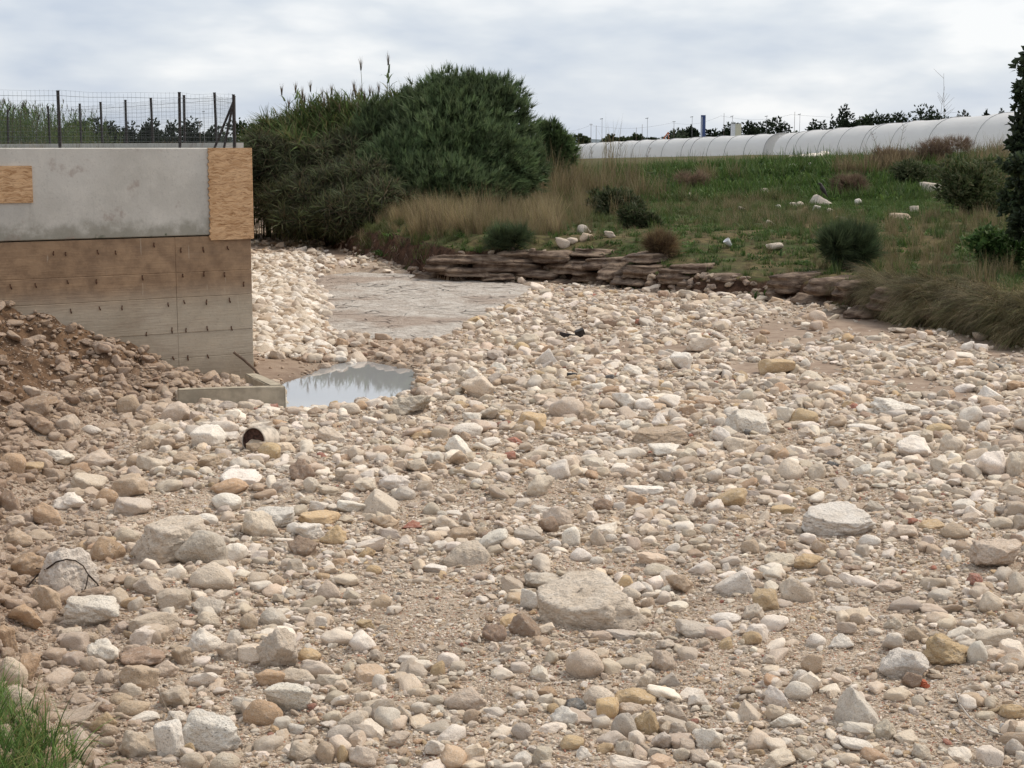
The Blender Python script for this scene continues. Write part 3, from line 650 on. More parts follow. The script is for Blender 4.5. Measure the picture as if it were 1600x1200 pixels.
# brown clods and stones on the earth mound
n = 12000; x = rng.uniform(-9.5, -1, n); y = rng.uniform(6.5, 24, n); sm = sdist(x, y, moundpoly)
ok = (sm > .15) & (rng.random(n) < .75) & (sdist(x, y, leftpoly) < -.05); x, y, sm = x[ok], y[ok], sm[ok]; n = len(x)
r = .016*(6.)**(rng.random(n)**2.6); r = np.where((y > 17) & (sm > .9), r*.5, r)
sc = np.stack([r*rng.uniform(.85, 1.3, n), r*rng.uniform(.7, 1.05, n), r*rng.uniform(.55, .9, n)], -1)
cc = .86*np.array([(.36,.225,.13),(.25,.145,.08),(.40,.27,.165),(.15,.085,.05),(.46,.35,.25)]); c = cc[rng.choice(5, n, p=[.3,.25,.2,.15,.1])]*(1+rng.uniform(-.2,.2,n))[:, None]
gn_scatter('clods', np.stack([x, y, terrain(x, y)+sc[:, 2]*.4], -1), sc, np.stack([rng.normal(0,.3,n), rng.normal(0,.3,n), rng.uniform(0,6.28,n)], -1), rng.integers(0, 20, n), c, VA, 'brown clods and earthy stones covering the mound', 'clods')
# rocks sitting among the plants of the far bank
BL = ['longest white rock on the crest below the white tunnels','white rock at the left end of the crest row of rocks','cream rock right of the longest white crest rock','small white rock at the right end of the crest row','small round white stone just below the left crest rock','small white stone under the longest crest rock','grey peaked rock with the black bird on it','pale grey angular rock in the green slope on the right','small bright white stone on the terrace right of the bird','cream angular rock on the terrace, below the grey angular rock','cream stone directly in front of the bird rock','small cream stone left of the bird rock','thin flat cream stone lying on the terrace in front of the bird rock','long low tan rock in dry grass on the terrace','flat cream rock on the bank edge above the ledge','small whitish stone at the left of the terrace clearing','grey block standing in dry grass near the right edge','white angular rock left of the dark green bush','cream angular rock beside the white one left of the dark bush','pale stone on the slope above the dark green bush','white worn rock at the upper left of the slope','small white stone beside the upper left slope rock','tiny cream stone right of the upper left slope rocks','pinkish angular rock halfway up the green slope','small flat white stone near the top middle of the slope','pinkish angular rock just above the left end of the ledge','grey rock behind the pinkish rock above the ledge','pinkish flat slab lying at the bank edge above the ledge','tan rock between the grey rock and the flat slab at the bank edge','pinkish rock right of the grey one on the bank edge','flat cream stone on the slope below the grey angular rock','tan stone in tall dry grass at the foot of the big shrub','cream rock low down beside the big round shrub','small cream stone among straw grass by the shrub','round cream stone lowest of those beside the big shrub','cream stone on the left of the terrace row before the bird','tiny white round stone on the terrace row before the bird','cream stone at the right of the terrace row before the bird','small cream stone just above the dark bush on the terrace','pinkish stone at the foot of the green slope, middle']
ck = np.array([e[0] for e in BANKROCK]); cyk = np.array([e[1]+e[3]*.3 for e in BANKROCK]); PB = on_ground(ck, cyk)
for i, (e, P, lb) in enumerate(zip(BANKROCK, PB, BL)):
    rr = np.random.default_rng(4000+i); sx_, sy_, sz_ = fit(e[0], e[1], e[2], e[3], P)
    o = put('stone', variant(e[5], 3, i % 6), None, cat='rock', group='rocks among the plants of the far bank', label=lb)
    o.scale = (sx_*1.1, max(sy_, sx_*.6), sz_*1.35); o.rotation_euler = (0, rr.uniform(-.15, .15), rr.uniform(-.4, .4)); o.location = (P[0], P[1], P[2]+sz_*.75)
    c = np.array(PAL[e[4]])*.92; o.color = (*[float(v) for v in c], 1)
    if i == 6: BIRD = (P[0]+.05, P[1], P[2]+sz_*2.0)
# ------------------------------------------------------------ the river wall
wx, wy = WD; WN = (wy, -wx)                     # WN points towards the river side, i.e. the camera
if WN[1] > 0: WN = (-WN[0], -WN[1])
def on_wall(px, py):                            # along the wall, height
    d = ray(px, py); n = np.array([WN[0], WN[1], 0]); c = np.array([CW[0], CW[1], 0])
    t = np.dot(c-np.array([0, 0, H]), n)/np.dot(d, n); p = np.array([0, 0, H])+d*t
    return ((p[0]-CW[0])*wx+(p[1]-CW[1])*wy, p[2])
def wp(s_, out, z): return (CW[0]+wx*s_+WN[0]*out, CW[1]+wy*s_+WN[1]*out, z)
Zt = on_wall(392, 231)[1]; Zm = on_wall(200, 371)[1]; Z1 = on_wall(395, 421)[1]; Z2 = on_wall(395, 459)[1]; Z3 = on_wall(395, 513)[1]
So = on_wall(325, 300)[0]
print('wall', Zt, Zm, Z1, Z2, Z3, So)
# concrete: stains follow height on the wall, as the flood left them
def concrete(name, a, b, lower):
    s = NM(name, .85, .3); P = s.pos(); z = sep(s, P, 2); n1 = s.noise(P, .9, 5, .6); n2 = s.noise(P, 4, 5, .65); n3 = s.noise(P, 30, 3, .7)
    c = s.mix(s.ramp(n1, .35, .65), a, b); c = s.mix(s.ramp(n2, .45, .7, 0, .35), c, tuple(min(1, v*1.35) for v in a)); c = s.mix(s.ramp(n3, .3, .45, .25, 0), c, tuple(v*.5 for v in a))
    wz = s.math('ADD', z, s.math('MULTIPLY', s.math('SUBTRACT', n2, .5), .5))
    if lower:
        sil = s.mix(s.ramp(n2, .3, .7), (.18,.105,.058), (.315,.20,.115))
        up = s.ramp(s.math('ADD', z, s.math('MULTIPLY', s.math('SUBTRACT', n1, .5), .35)), Z2-.22, Z2+.30, .05, .88)
        c = s.mix(up, c, sil)
        st = s.mapping(P, (1.2, 1.2, 5)); c = s.mix(s.ramp(s.noise(st, 1.5, 4), .50, .70, 0, .22), c, (.20,.14,.10))
        wl = s.math('MULTIPLY', s.ramp(wz, .1, .6, .8, 0), 1.); c = s.mix(s.math('MULTIPLY', wl, .4), c, (.20,.15,.10))
        sc_ = s.ramp(s.noise(s.mapping(P, (6, 6, .7)), 2.4, 3), .68, .72, 0, .4); c = s.mix(sc_, c, (.45,.39,.31))
        h = s.math('ADD', s.math('MULTIPLY', n2, .5), s.math('MULTIPLY', s.noise(s.mapping(P, (1, 1, 12)), 3, 3), .6))
    else:
        low = s.ramp(wz, Zm+.28, Zm+.05, 0, .65); c = s.mix(low, c, (.17,.16,.12))
        blot = s.ramp(s.noise(P, 2.1, 5, .65), .57, .68, 0, .45); c = s.mix(blot, c, (.24,.17,.14))
        dk = s.math('MULTIPLY', s.ramp(wz, Zm+.02, Zm-.03, 0, 1), 1.); c = s.mix(s.math('MULTIPLY', dk, s.ramp(n1, .45, .6)), c, (.07,.08,.045))
        drip = s.ramp(s.noise(s.mapping(P, (5, 5, .35)), 1.5, 3), .58, .72, 0, .28); c = s.mix(drip, c, (.24,.23,.20))
        h = s.math('ADD', s.math('MULTIPLY', n2, .6), s.math('MULTIPLY', n3, .1))
    return s.done(c, s.bump(h, .5, .02))
M['plaster'] = concrete('grey_render', (.45,.43,.39), (.52,.50,.46), False)
M['conc'] = concrete('formed_concrete', (.35,.295,.225), (.44,.38,.30), True)
M['curb'] = flat('footing_concrete', (.42,.365,.28), .9, .22, 5)
s = NM('strand_board', .8, .2); P = s.obj()
def strands(vec, sc_):
    v = s.n('ShaderNodeTexVoronoi'); s.set(v.inputs['Vector'], vec); v.inputs['Scale'].default_value = sc_; q = s.n('ShaderNodeSeparateColor'); s.set(q.inputs[0], v.outputs['Color']); return q.outputs[0], v.outputs['Distance']
nz_ = s.n('ShaderNodeTexNoise'); s.set(nz_.inputs['Vector'], P); nz_.inputs['Scale'].default_value = 6
pv = s.n('ShaderNodeVectorMath', operation='MULTIPLY_ADD'); s.set(pv.inputs[0], nz_.outputs['Color']); pv.inputs[1].default_value = (.10,.10,.10); s.set(pv.inputs[2], P)
a1, d1 = strands(s.mapping(pv.outputs[0], (2.2, 2.2, 13), rot=(0, R(6), 0)), 3.2); a2, d2 = strands(s.mapping(pv.outputs[0], (3, 3, 17), rot=(0, R(-9), 0)), 4.)
c = s.mix(a1, (.34,.185,.085), (.60,.385,.215)); c = s.mix(s.math('MULTIPLY', a2, .6), c, (.64,.44,.27)); c = s.mix(s.ramp(s.noise(s.mapping(pv.outputs[0], (1, 1, 8)), 9, 4, .7), .34, .48, .75, 0), c, (.16,.07,.025))
M['osb'] = s.done(c, s.bump(s.math('ADD', a1, s.math('MULTIPLY', a2, .7)), .6, .006))
M['rust'] = flat('rusty_iron', (.10,.045,.025), .8, .5, 30)
M['fence'] = flat('dark_fence_paint', (.030,.022,.020), .5, .3, 8)
M['wire'] = flat('grey_wire', (.10,.11,.115), .5, .2, 8)
LEN = 16.0
wall = thing('river_wall', 'concrete river wall with smooth grey top and brown-stained lower half, at the left', 'wall', (CW[0], CW[1], 0))
def slab(name, s0, s1, z0, z1, out, depth, mat, div=1, par=wall, bev=.006, **k):
    """a box on the wall line from s0 to s1, bevelled, with a few loops"""
    bm = bmesh.new(); pts = []
    for o_ in (out, out-depth):
        for (s_, z_) in ((s0, z0), (s1, z0), (s1, z1), (s0, z1)): pts.append(bm.verts.new(Vector(wp(s_, o_, z_))-Vector((CW[0], CW[1], 0) if par is wall else (0,0,0))))
    f = [(0,1,2,3),(7,6,5,4),(0,4,5,1),(1,5,6,2),(2,6,7,3),(3,7,4,0)]
    for q in f: bm.faces.new([pts[i] for i in q])
    bmesh.ops.recalc_face_normals(bm, faces=bm.faces)
    bmesh.ops.bevel(bm, geom=list(bm.edges), offset=bev, segments=1, affect='EDGES')
    me = bpy.data.meshes.new(name); bm.to_mesh(me); bm.free()
    return put(name, me, mat, par, **k)
# core behind the formed courses, then the courses with open joints between them
slab('wall_core', .06, LEN, -.6, Zm-.02, -.004, .42, M['conc'])
sv1 = on_wall(275, 440)[0]; sv2 = on_wall(279, 560)[0]
rows = [(Zm-.015, Z1), (Z1, Z2), (Z2, Z3), (Z3, .38), (.38, -.6)]
for r_, (zt, zb) in enumerate(rows):
    cuts = [0, sv1 if r_ < 3 else sv2] + [ (sv1 if r_ < 3 else sv2)+2.6*k for k in range(1, 6)]
    for a, b in zip(cuts[:-1], cuts[1:]):
        slab('formed_panel', a+.002, min(b, LEN)-.002, zb+.002, zt-.002, .003+((r_*7+int(a*3)) % 3)*.003, .05, M['conc'])
slab('rendered_top', 0, LEN, Zm, Zt, .018, .46, M['plaster'], bev=.012)
# boards
sL = on_wall(49, 280)[0]; zA, zB = on_wall(30, 259)[1], on_wall(30, 317)[1]
zo1, zo2 = Zt+.0, on_wall(360, 374)[1]
def board(s0, s1, z0, z1, out):
    # ragged sawn left edge
    bm = bmesh.new(); n = 46; L1 = []; F1 = []
    org = Vector((CW[0], CW[1], 0))
    for k in range(n+1):
        z = z0+(z1-z0)*k/n; jag = .012*((k % 3)-1)+.008*rng.uniform(-1, 1)
        for (s_, o_) in ((s0, out), (s1+jag, out), (s1+jag, out-.022), (s0, out-.022)):
            L1.append(bm.verts.new(Vector(wp(s_, o_, z))-org))
    for k in range(n):
        a = k*4; b = a+4
        for j in range(4): bm.faces.new((L1[a+j], L1[a+(j+1) % 4], L1[b+(j+1) % 4], L1[b+j]))
    bm.faces.new(L1[:4]); bm.faces.new(L1[-4:][::-1]); bmesh.ops.recalc_face_normals(bm, faces=bm.faces)
    me = bpy.data.meshes.new('strand_board'); bm.to_mesh(me); bm.free(); return put('strand_board', me, M['osb'], wall)
ob = board(-.012, So, zo2, zo1, .048); ob['label'] = 'upright strand board over the wall end'
ob = board(sL, sL+2.6, zB, zA, .045); ob['label'] = 'strand board patch set in the grey render at the left'
slab('board_end_return', -.034, -.012, zo2, zo1, .04, .45, M['osb'])
ties = [(83,393),(102,394),(152,391),(180,392),(240,380),(282,388),(317,387),(355,385),(16,445),(55,443),(105,438),(150,437),(222,431),(285,428),(318,425),(350,426),(380,441),(20,489),(110,483),(155,479),(190,478),(262,473),(287,469),(322,469),(358,466),(111,529),(155,525),(228,519),(268,513),(290,513),(323,510),(361,510),(199,565),(231,562),(270,557),(293,556),(324,554),(157,568),(293,598),(325,594),(364,590)]
tie_me = None
for i, (px, py) in enumerate(ties):
    s_, z_ = on_wall(px, py+2)
    if tie_me is None:
        m_ = MB(); m_.box((0, 0, 0), (.013, .022, .055)); m_.box((.004, -.012, -.03), (.016, .012, .03)); tie_me = m_.mesh('form_tie'); tie_me.materials.append(M['rust'])
    o = put('form_tie', tie_me, None, wall); p = wp(s_, .012, z_); o.location = (p[0]-CW[0], p[1]-CW[1], p[2]); o.rotation_euler = (0, R(rng.uniform(-14, 14)), R(33)); o.scale = (.8, 1, rng.uniform(.7, 1.25))
# return of the wall along the river, and the parapet that carries the rear fence
rd = Vector((-14.0-CW[0]+.3, 84-CW[1]-.25, 0)); 
m_ = MB(); a = Vector((CW[0]-.45, CW[1]+.42, 0)); u_ = rd.normalized(); nrm = Vector((u_.y, -u_.x, 0))
m_.box(a+u_*30.3+Vector((-.0, 0, 1.27)), (.40, 60, 4.1), Matrix.Rotation(math.atan2(u_.y, u_.x)-math.pi/2, 3, 'Z')); m_.build('return_wall', M['conc'], None, kind=None, label='plain concrete wall running back along the river behind the boarded corner', cat='wall')
PC = Vector((G(372,229)[0]*0, 0, 0))
k13 = CW[1]+.7; pcorner = atY(371, 226, k13); pleft = atY(88, 220, k13*1.36); pd = Vector((pleft[0]-pcorner[0], pleft[1]-pcorner[1], 0)); pl = pd.length; pd.normalize()
m_ = MB(); L_ = 26.; hz = 3.5+ (229-220)/F*18.2
m_.box(Vector((pcorner[0], pcorner[1], 0))+pd*(L_/2+.2)+Vector((0, .15, 3.10)), (L_, .30, .92-.0), Matrix.Rotation(math.atan2(pd.y, pd.x), 3, 'Z')); 
par = m_.build('parapet', M['plaster'], label='low grey concrete parapet carrying the rear wire fence', cat='parapet')
zpar = 3.56
# footing
fa = [G(290, 612, .22), G(447, 603, .22)]
foot = thing('concrete_footing', 'low L-shaped concrete footing at the wall base, beside the pool', 'footing')
def beam(p, q, wdt, z0, z1, name='footing_beam'):
    p = Vector((p[0], p[1], 0)); q = Vector((q[0], q[1], 0)); d = q-p; m_ = bmesh.new()
    bmesh.ops.create_cube(m_, size=1, matrix=Matrix.Translation((p+q)/2+Vector((0, 0, (z0+z1)/2))) @ Matrix.Rotation(math.atan2(d.y, d.x), 4, 'Z') @ Matrix.Diagonal((d.length, wdt, z1-z0, 1)))
    bmesh.ops.bevel(m_, geom=list(m_.edges), offset=.015, segments=2, affect='EDGES'); bmesh.ops.subdivide_edges(m_, edges=list(m_.edges), cuts=3)
    for v in m_.verts: v.co += Vector((rng.normal(0, .004), rng.normal(0, .004), rng.normal(0, .004)))
    me = bpy.data.meshes.new(name); m_.to_mesh(me); m_.free(); return put(name, me, M['curb'], foot)
tA = G(278, 607, .20); tB = G(445, 603, .20); tC = G(392, 583, .20)
beam((tA[0], tA[1]-.02), (tB[0], tB[1]), .16, -.5, .20); beam((tC[0], tC[1]), (tB[0]-.13, tB[1]+.12), .18, -.5, .195)
# bent iron bar leaning by the corner
m_ = MB(); a_, b_ = on_wall(361, 549), on_wall(388, 574); m_.tube([wp(a_[0], .10, a_[1]), wp((a_[0]+b_[0])/2, .16, (a_[1]+b_[1])/2+.01), wp(b_[0], .22, b_[1]), wp(b_[0]-.1, .25, b_[1]-.15)], .022, 7)
m_.build('wooden_stake', flat('weathered_wood', (.13,.09,.065)), label='dark weathered stake leaning on the foot of the river wall corner', cat='stake')

# ------------------------------------------------------------ wire fences
def fence(name, label, posts, htop, base, mesh_h, group=None, braces=()):
    t = thing(name, label, 'fence', (posts[0][0], posts[0][1], 0), group=group); o0 = Vector(t.location)
    for (x, y, hp) in posts:
        m_ = MB(); m_.box((0, 0, hp/2), (.036, .036, hp)); m_.box((0, 0, hp+.004), (.042, .042, .012)); p_ = m_.build('post', M['fence'], t); p_.location = Vector((x, y, base(x, y)))-o0; p_.rotation_euler = (R(rng.uniform(-1, 1)), R(rng.uniform(-1, 1)), 0)
    for a, b in braces:
        m_ = MB(); m_.tube([Vector(a)-o0, Vector(b)-o0], .02, 6); m_.build('brace', M['fence'], t)
    m_ = MB()
    for (x0, y0, _), (x1, y1, _) in zip(posts[:-1], posts[1:]):
        L = math.hypot(x1-x0, y1-y0); n = max(2, int(L/.062)); zb = base(x0, y0); zb1 = base(x1, y1)
        off = Vector((0, -.03, 0))
        top = []
        for i in range(n+1):
            u = i/n; sag = -.02*math.sin(u*math.pi)+.012*math.sin(u*23); p = Vector((x0+(x1-x0)*u, y0+(y1-y0)*u, zb+(zb1-zb)*u))-o0+off
            m_.tube([p+Vector((0, 0, .02)), p+Vector((rng.normal(0, .003), 0, mesh_h+sag))], .0013, 3, False)
        nr = 12
        for r_ in range(nr):
            z = .02+(mesh_h-.02)*(r_/(nr-1)); big_ = r_ in (nr-2,)
            pts = []
            for i in range(9):
                u = i/8; sag = (-.02*math.sin(u*math.pi)+.008*math.sin(u*9+r_))*(r_/nr)
                pts.append(Vector((x0+(x1-x0)*u, y0+(y1-y0)*u, zb+(zb1-zb)*u+z+sag))-o0+off)
            m_.tube(pts, .0032 if big_ else .0014, 3, False)
    m_.build('wire_mesh', M['wire'], t, kind='stuff')
    return t
def fp(px, s_extra=0):                          # a place on the wall top, set back from the face
    s_ = on_wall(px, 231)[0]; p = wp(s_, -.12, Zt); return p
pts = [fp(px) for px in (371, 286)]+[fp(98)]+[wp(on_wall(98, 231)[0]+3.0, -.12, Zt)]
d_ = Vector((pts[2][0]-pts[1][0], pts[2][1]-pts[1][1])); 
hA = [.78, .80, .79, .80]
top0 = Vector((pts[0][0], pts[0][1], Zt+.66))
bl_ = fp(355); bk = atY(340, 205, 24.5)
fence('wire_fence', 'front wire mesh fence on tall dark posts along the wall top', [(p[0], p[1], h_) for p, h_ in zip(pts, hA)], 0, lambda x, y: Zt, .80, braces=[((top0.x, top0.y, top0.z), (bl_[0], bl_[1], Zt)), ((top0.x, top0.y+.02, top0.z+.02), (bk[0]-.15, bk[1]+.3, Zt-.1))])
rear = []
for px in (336, 286, 236, 195, 157, 124, 92, 75, 10, -40):
    # where the sight line crosses the parapet line
    d = ray(px, 226); A = np.array([[d[0], -pd.x], [d[1], -pd.y]]); t_, q_ = np.linalg.solve(A, np.array([pcorner[0], pcorner[1]]))
    rear.append((pcorner[0]+pd.x*q_, pcorner[1]+pd.y*q_+.15, .78))
fence('wire_fence', 'rear wire mesh fence on shorter-looking dark posts, running back along the parapet', [(pts[0][0], pts[0][1]+.06, .76)]+rear, 0, lambda x, y: Zt if y < CW[1]+.1 else 3.565, .74)

# ------------------------------------------------------------ half-buried drum, scrap, wire, cup, branch, bird
P = on_ground(403, 705)[0]; dep = P[1]
dr = thing('rusty_drum', 'open end of a pale drum packed with dark earth, lying half buried among stones', 'drum', tuple(P)); dr.rotation_euler = (0, 0, R(-20))
def lathe(prof, n=28, axis='x'):
    V = []; Fs = []
    for i, (a, r) in enumerate(prof):
        for k in range(n):
            t = 2*math.pi*k/n; V.append((a, r*math.cos(t), r*math.sin(t)))
    for i in range(len(prof)-1):
        for k in range(n): Fs.append((i*n+k, i*n+(k+1) % n, (i+1)*n+(k+1) % n, (i+1)*n+k))
    return V, Fs
m_ = MB(); rr_ = .155; V, Fs = lathe([(.0, rr_*.93), (-.012, rr_*.95), (-.012, rr_), (.02, rr_*1.01), (.10, rr_*.99), (.2, rr_*1.0), (.34, rr_*.99)]); m_.add(V, Fs)
b_ = m_.build('drum_shell', flat('chalky_shell', (.55,.48,.40), .9, .35, 9), dr, smooth=True)
m_ = MB(); V, Fs = lathe([(.0, rr_*.93), (.02, rr_*.8), (.028, rr_*.62), (.02, rr_*.5), (.032, rr_*.36), (.024, rr_*.2), (.03, .001)]); V = [(a+.008*math.sin(b*60)*math.cos(c*50), b, c) for a, b, c in V]; m_.add(V, Fs)
b2 = m_.build('packed_earth', flat('dark_earth', (.075,.04,.03), .95, .5, 30), dr, smooth=True)
for o in (b_, b2): o.rotation_euler = (0, R(6), R(68)); o.location = (-.03, -.03, .10)
dr.rotation_euler = (0, 0, 0); dr.location = (P[0]-.02, P[1]+.05, P[2]+.02)
def lump(name, px, py, parts, mat, label, cat, rz=0):
    P = on_ground(px, py)[0]; m_ = MB()
    for c, d, r_ in parts: m_.box(c, d, Euler([R(q) for q in r_]).to_matrix())
    me = m_.mesh(name); bm = bmesh.new(); bm.from_mesh(me); bmesh.ops.bevel(bm, geom=list(bm.edges), offset=.008, segments=2, affect='EDGES'); bm.to_mesh(me); bm.free()
    o = put(name, me, mat, label=label, cat=cat); o.location = P; o.rotation_euler = (0, 0, R(rz)); return o
M['dark'] = flat('dark_scrap', (.035,.028,.026), .6, .4, 12)
lump('scrap_wood', 897, 529, [((-.12, 0, .05), (.30, .10, .09), (0, 12, 10)), ((.11, 0, .09), (.17, .13, .15), (10, -20, 5)), ((0, .03, .04), (.26, .07, .05), (0, 0, -25))], M['dark'], 'charred black piece of scrap lying on the gravel before the bank', 'scrap')
lump('brick_shard', 893, 590, [((0, 0, .035), (.16, .09, .07), (0, 6, 12))], flat('slate_block', (.045,.048,.055), .6), 'dark slate-grey shard among the white stones', 'shard', 12)
lump('brick_shard', 1441, 1072, [((0, 0, .02), (.055, .05, .045), (20, 16, 12)), ((.02, -.02, .0), (.05, .04, .04), (0, 30, 30))], flat('red_brick', (.42,.13,.07), .9), 'bright red brick shard at the foot of the white block', 'shard', 12)
P = on_ground(1141, 388)[0]; cup = thing('plastic_cup', 'crumpled white plastic cup lying on the far bank above the ledge', 'cup', (P[0], P[1], P[2]+.07)); cup.scale = (1.9, 1.9, 1.9)
m_ = MB(); V, Fs = lathe([(0, .028), (.0, .03), (.09, .045), (.1, .047)], 16); m_.add(V, Fs); b_ = m_.build('cup_wall', flat('white_plastic', (.82,.83,.86), .4, .05), cup, smooth=True); b_.rotation_euler = (0, R(-50), R(200))
m_ = MB(); V, Fs = lathe([(0.0, .0005), (.0, .028)], 16); m_.add(V, Fs); b_ = m_.build('cup_base', M['wire'], cup); b_.rotation_euler = (0, R(-50), R(200))
m_ = MB(); pp_ = on_ground([1492, 1500, 1515, 1535, 1555, 1580, 1605, 1640], [1088, 1110, 1130, 1146, 1154, 1160, 1165, 1168]); m_.tube([Vector(p)+Vector((0, 0, .035)) for p in pp_], .0055, 6)
m_.build('cable', flat('grey_cable', (.42,.37,.32), .6), label='thin pale cable curving over gravel in the bottom right corner', cat='cable', smooth=True)
P = on_ground(1568, 1145)[0]; m_ = MB(); V, Fs = lathe([(0, .008), (-.004, .02), (.01, .024), (.02, .018), (.012, .008), (0, .008)], 18); m_.add(V, Fs); o = m_.build('washer', flat('chalk_ring', (.62,.59,.55), .8), label='small pale ring with a dark hole beside the curving cable', cat='ring', smooth=True); o.location = (P[0], P[1], P[2]+.04); o.rotation_euler = (0, R(25), R(85)); 
tw = [((205,948),(150,905),(110,870),(60,884)), ((112,868),(140,900),(128,935)), ((60,935),(90,925),(125,905))]
m_ = MB()
from mathutils.bvhtree import BVHTree
hr = [o for o in S.objects if o.get('label', '').startswith('lumpy white rock')][0]; bpy.context.view_layer.update()
bv = BVHTree.FromPolygons([hr.matrix_world @ v.co for v in hr.data.vertices], [p.vertices[:] for p in hr.data.polygons])
def on_rock(px, py):
    d_ = Vector(ray(px, py)).normalized(); h_ = bv.ray_cast(Vector((0, 0, H)), d_)
    return h_[0]-d_*.02 if h_[0] is not None else Vector(on_ground(px, py)[0])+Vector((0, 0, .03))
for ln in [[(40,925),(58,905),(74,888),(88,878),(104,874),(118,876),(130,884),(138,898),(134,918),(124,936),(108,950)], [(18,880),(36,888),(54,893),(70,890)], [(138,898),(152,912),(160,930)]]:
    m_.tube([on_rock(*p) for p in ln], list(np.linspace(.008, .004, len(ln))), 6)
m_.build('dead_branch', flat('dark_twig', (.05,.032,.022)), label='thin dark dead branch bent over the lumpy white rock', cat='branch', smooth=True)
m_ = MB(); P_ = on_ground([255, 262, 271], [1107, 1122, 1137]); m_.tube([Vector(p)+Vector((0, 0, .05)) for p in P_], [.004, .005, .004], 5); m_.build('twig', flat('grey_twig', (.18,.14,.10)), label='short dark twig standing behind the upright white shard', cat='twig')
# bird
bt = thing('bird', 'black bird perched on the grey peaked rock on the far bank', 'bird', BIRD)
bm = bmesh.new()
def chain(pts, rad):
    me = bpy.data.meshes.new('bird_body'); me.from_pydata([p for p in pts], [(i, i+1) for i in range(len(pts)-1)], []); o = put('body', me, M['dark'], bt)
    md = o.modifiers.new('skin', 'SKIN'); 
    for i, r_ in enumerate(rad): me.skin_vertices[0].data[i].radius = (r_, r_)
    return o
bm.free(); m_ = MB()
m_.tube([(-.20, 0, -.02), (-.12, 0, .05), (-.03, 0, .13), (.05, 0, .20), (.09, 0, .26), (.115, 0, .30), (.15, 0, .325), (.185, 0, .325), (.24, 0, .31)], [.012, .03, .065, .075, .055, .042, .045, .03, .004], 10)
m_.build('body', M['dark'], bt, smooth=True)
for y in (-.03, .03):
    m_ = MB(); m_.tube([(0, y, .10), (.01, y, .04), (0, y, -.03), (.04, y, -.035)], [.012, .007, .006, .004], 5); m_.build('leg', M['dark'], bt)
bt.rotation_euler = (0, R(-14), R(160)); bt.scale = (1.15, 1.15, 1.15)

# ------------------------------------------------------------ rock ledge along the far bank
ledge = thing('rock_ledge', 'eroded ledge of layered brown limestone along the foot of the far bank', 'ledge')
s = NM('ledge_rock', .9, .25); P = s.pos(); q = s.mapping(P, (1, 1, 7)); n1 = s.noise(q, 1.6, 5, .65); n2 = s.noise(P, 6, 5, .65)
c = s.mix(s.ramp(n1, .38, .62), (.085,.057,.042), (.25,.185,.135)); c = s.mix(s.ramp(n2, .34, .5, .7, 0), c, (.07,.04,.028)); c = s.mix(s.ramp(n2, .58, .75, 0, .5), c, (.38,.29,.215))
M['ledge'] = s.done(c, s.bump(s.math('ADD', n1, s.math('MULTIPLY', n2, .7)), .9, .08))
def slab_rock(seed, lx, ly, lz):
    r = np.random.default_rng(seed); v, f = ICO[4]; v = v.copy(); p = 14.
    N = np.array([[1,0,.0],[-1,0,.1],[0,-1,.1],[0,1,0],[0,0,1],[0,0,-1],[.7,-.7,.2],[-.7,-.7,.1]])+r.normal(0, .08, (8, 3)); N /= np.linalg.norm(N, axis=1)[:, None]; hh = np.array([1,1,1,1,1,1,1.2,1.2])*r.uniform(.88, 1.05, 8)
    D = np.maximum(v@N.T, 0)/hh; v *= (np.sum(D**p, 1)**(-1/p))[:, None]
    v *= np.array([lx/2, ly/2, lz/2])
    d = n3(v, 2.2, seed)*.17+n3(v, 7, seed+3)*.09; v += d[:, None]*ICO[4][0]*np.array([1, 1, .5]); v[:, 1] += .05*np.sin(v[:, 2]*34+seed)
    return mesh_np('slab', v, f)
LS = [  # px, py centre, w, h in pixels, out from the bank
 (745,405,150,12,.35),(700,413,60,14,.5),(790,418,110,14,.35),(730,424,95,12,.4),(860,402,110,14,.3),(905,416,90,17,.3),(850,428,90,10,.35),(960,413,80,17,.25),(935,432,60,12,.35),(780,432,50,9,.45),(815,398,110,9,.1),
 (1015,424,70,16,.3),(1067,432,78,18,.3),(1000,440,70,10,.3),(1029,450,26,20,.6),(1145,440,60,20,.3),(1100,447,70,10,.25),(1195,444,50,14,.2),(1248,442,66,22,.35),(1180,460,70,10,.2),(1308,447,48,20,.35),(1350,452,48,20,.3),(1232,463,30,12,.5),(1415,468,95,26,.3),(1380,487,60,14,.3),(1340,490,45,14,.5),(935,396,60,9,.1),(1010,402,60,9,.0),(1085,418,60,8,.1),(890,441,70,7,.4),(975,424,50,12,.3),(1290,468,80,12,.3),(1500,485,60,16,.2),(680,430,50,8,.5)]
bp_ = np.array(BANK)
for i, (px, py, w_, h_, ot) in enumerate(LS):
    # distance: the base line of the bank straight under this pixel
    base_py = np.interp(px, [430,450,500,550,600,640,700,840,920,1000,1100,1200,1300,1400,1500,1600], [350,366,381,396,410,426,437,437,441,456,463,468,482,508,524,545])
    Yb = G(px, base_py)[1]+(.80 if px > 905 else .30)-ot*.6+(base_py-py)*.008; p = atY(px, py, Yb); k = Yb/F*1.02
    me = slab_rock(6000+i, w_*k*rng.uniform(.75, 1.08), 1.3, max(.08, h_*k*1.2)); o = put('slab', me, M['ledge'], ledge); o.location = (p[0], p[1]+.22, p[2])
    x2 = G(px+30, np.interp(px+30, [430,640,700,840,1000,1200,1300,1400,1600], [350,426,437,437,456,468,482,508,545])); x1 = G(px-30, np.interp(px-30, [430,640,700,840,1000,1200,1300,1400,1600], [350,426,437,437,456,468,482,508,545]))
    o.rotation_euler = (R(rng.uniform(-3, 3)), R(rng.uniform(-3, 3)), math.atan2(x2[1]-x1[1], x2[0]-x1[0])*.8)
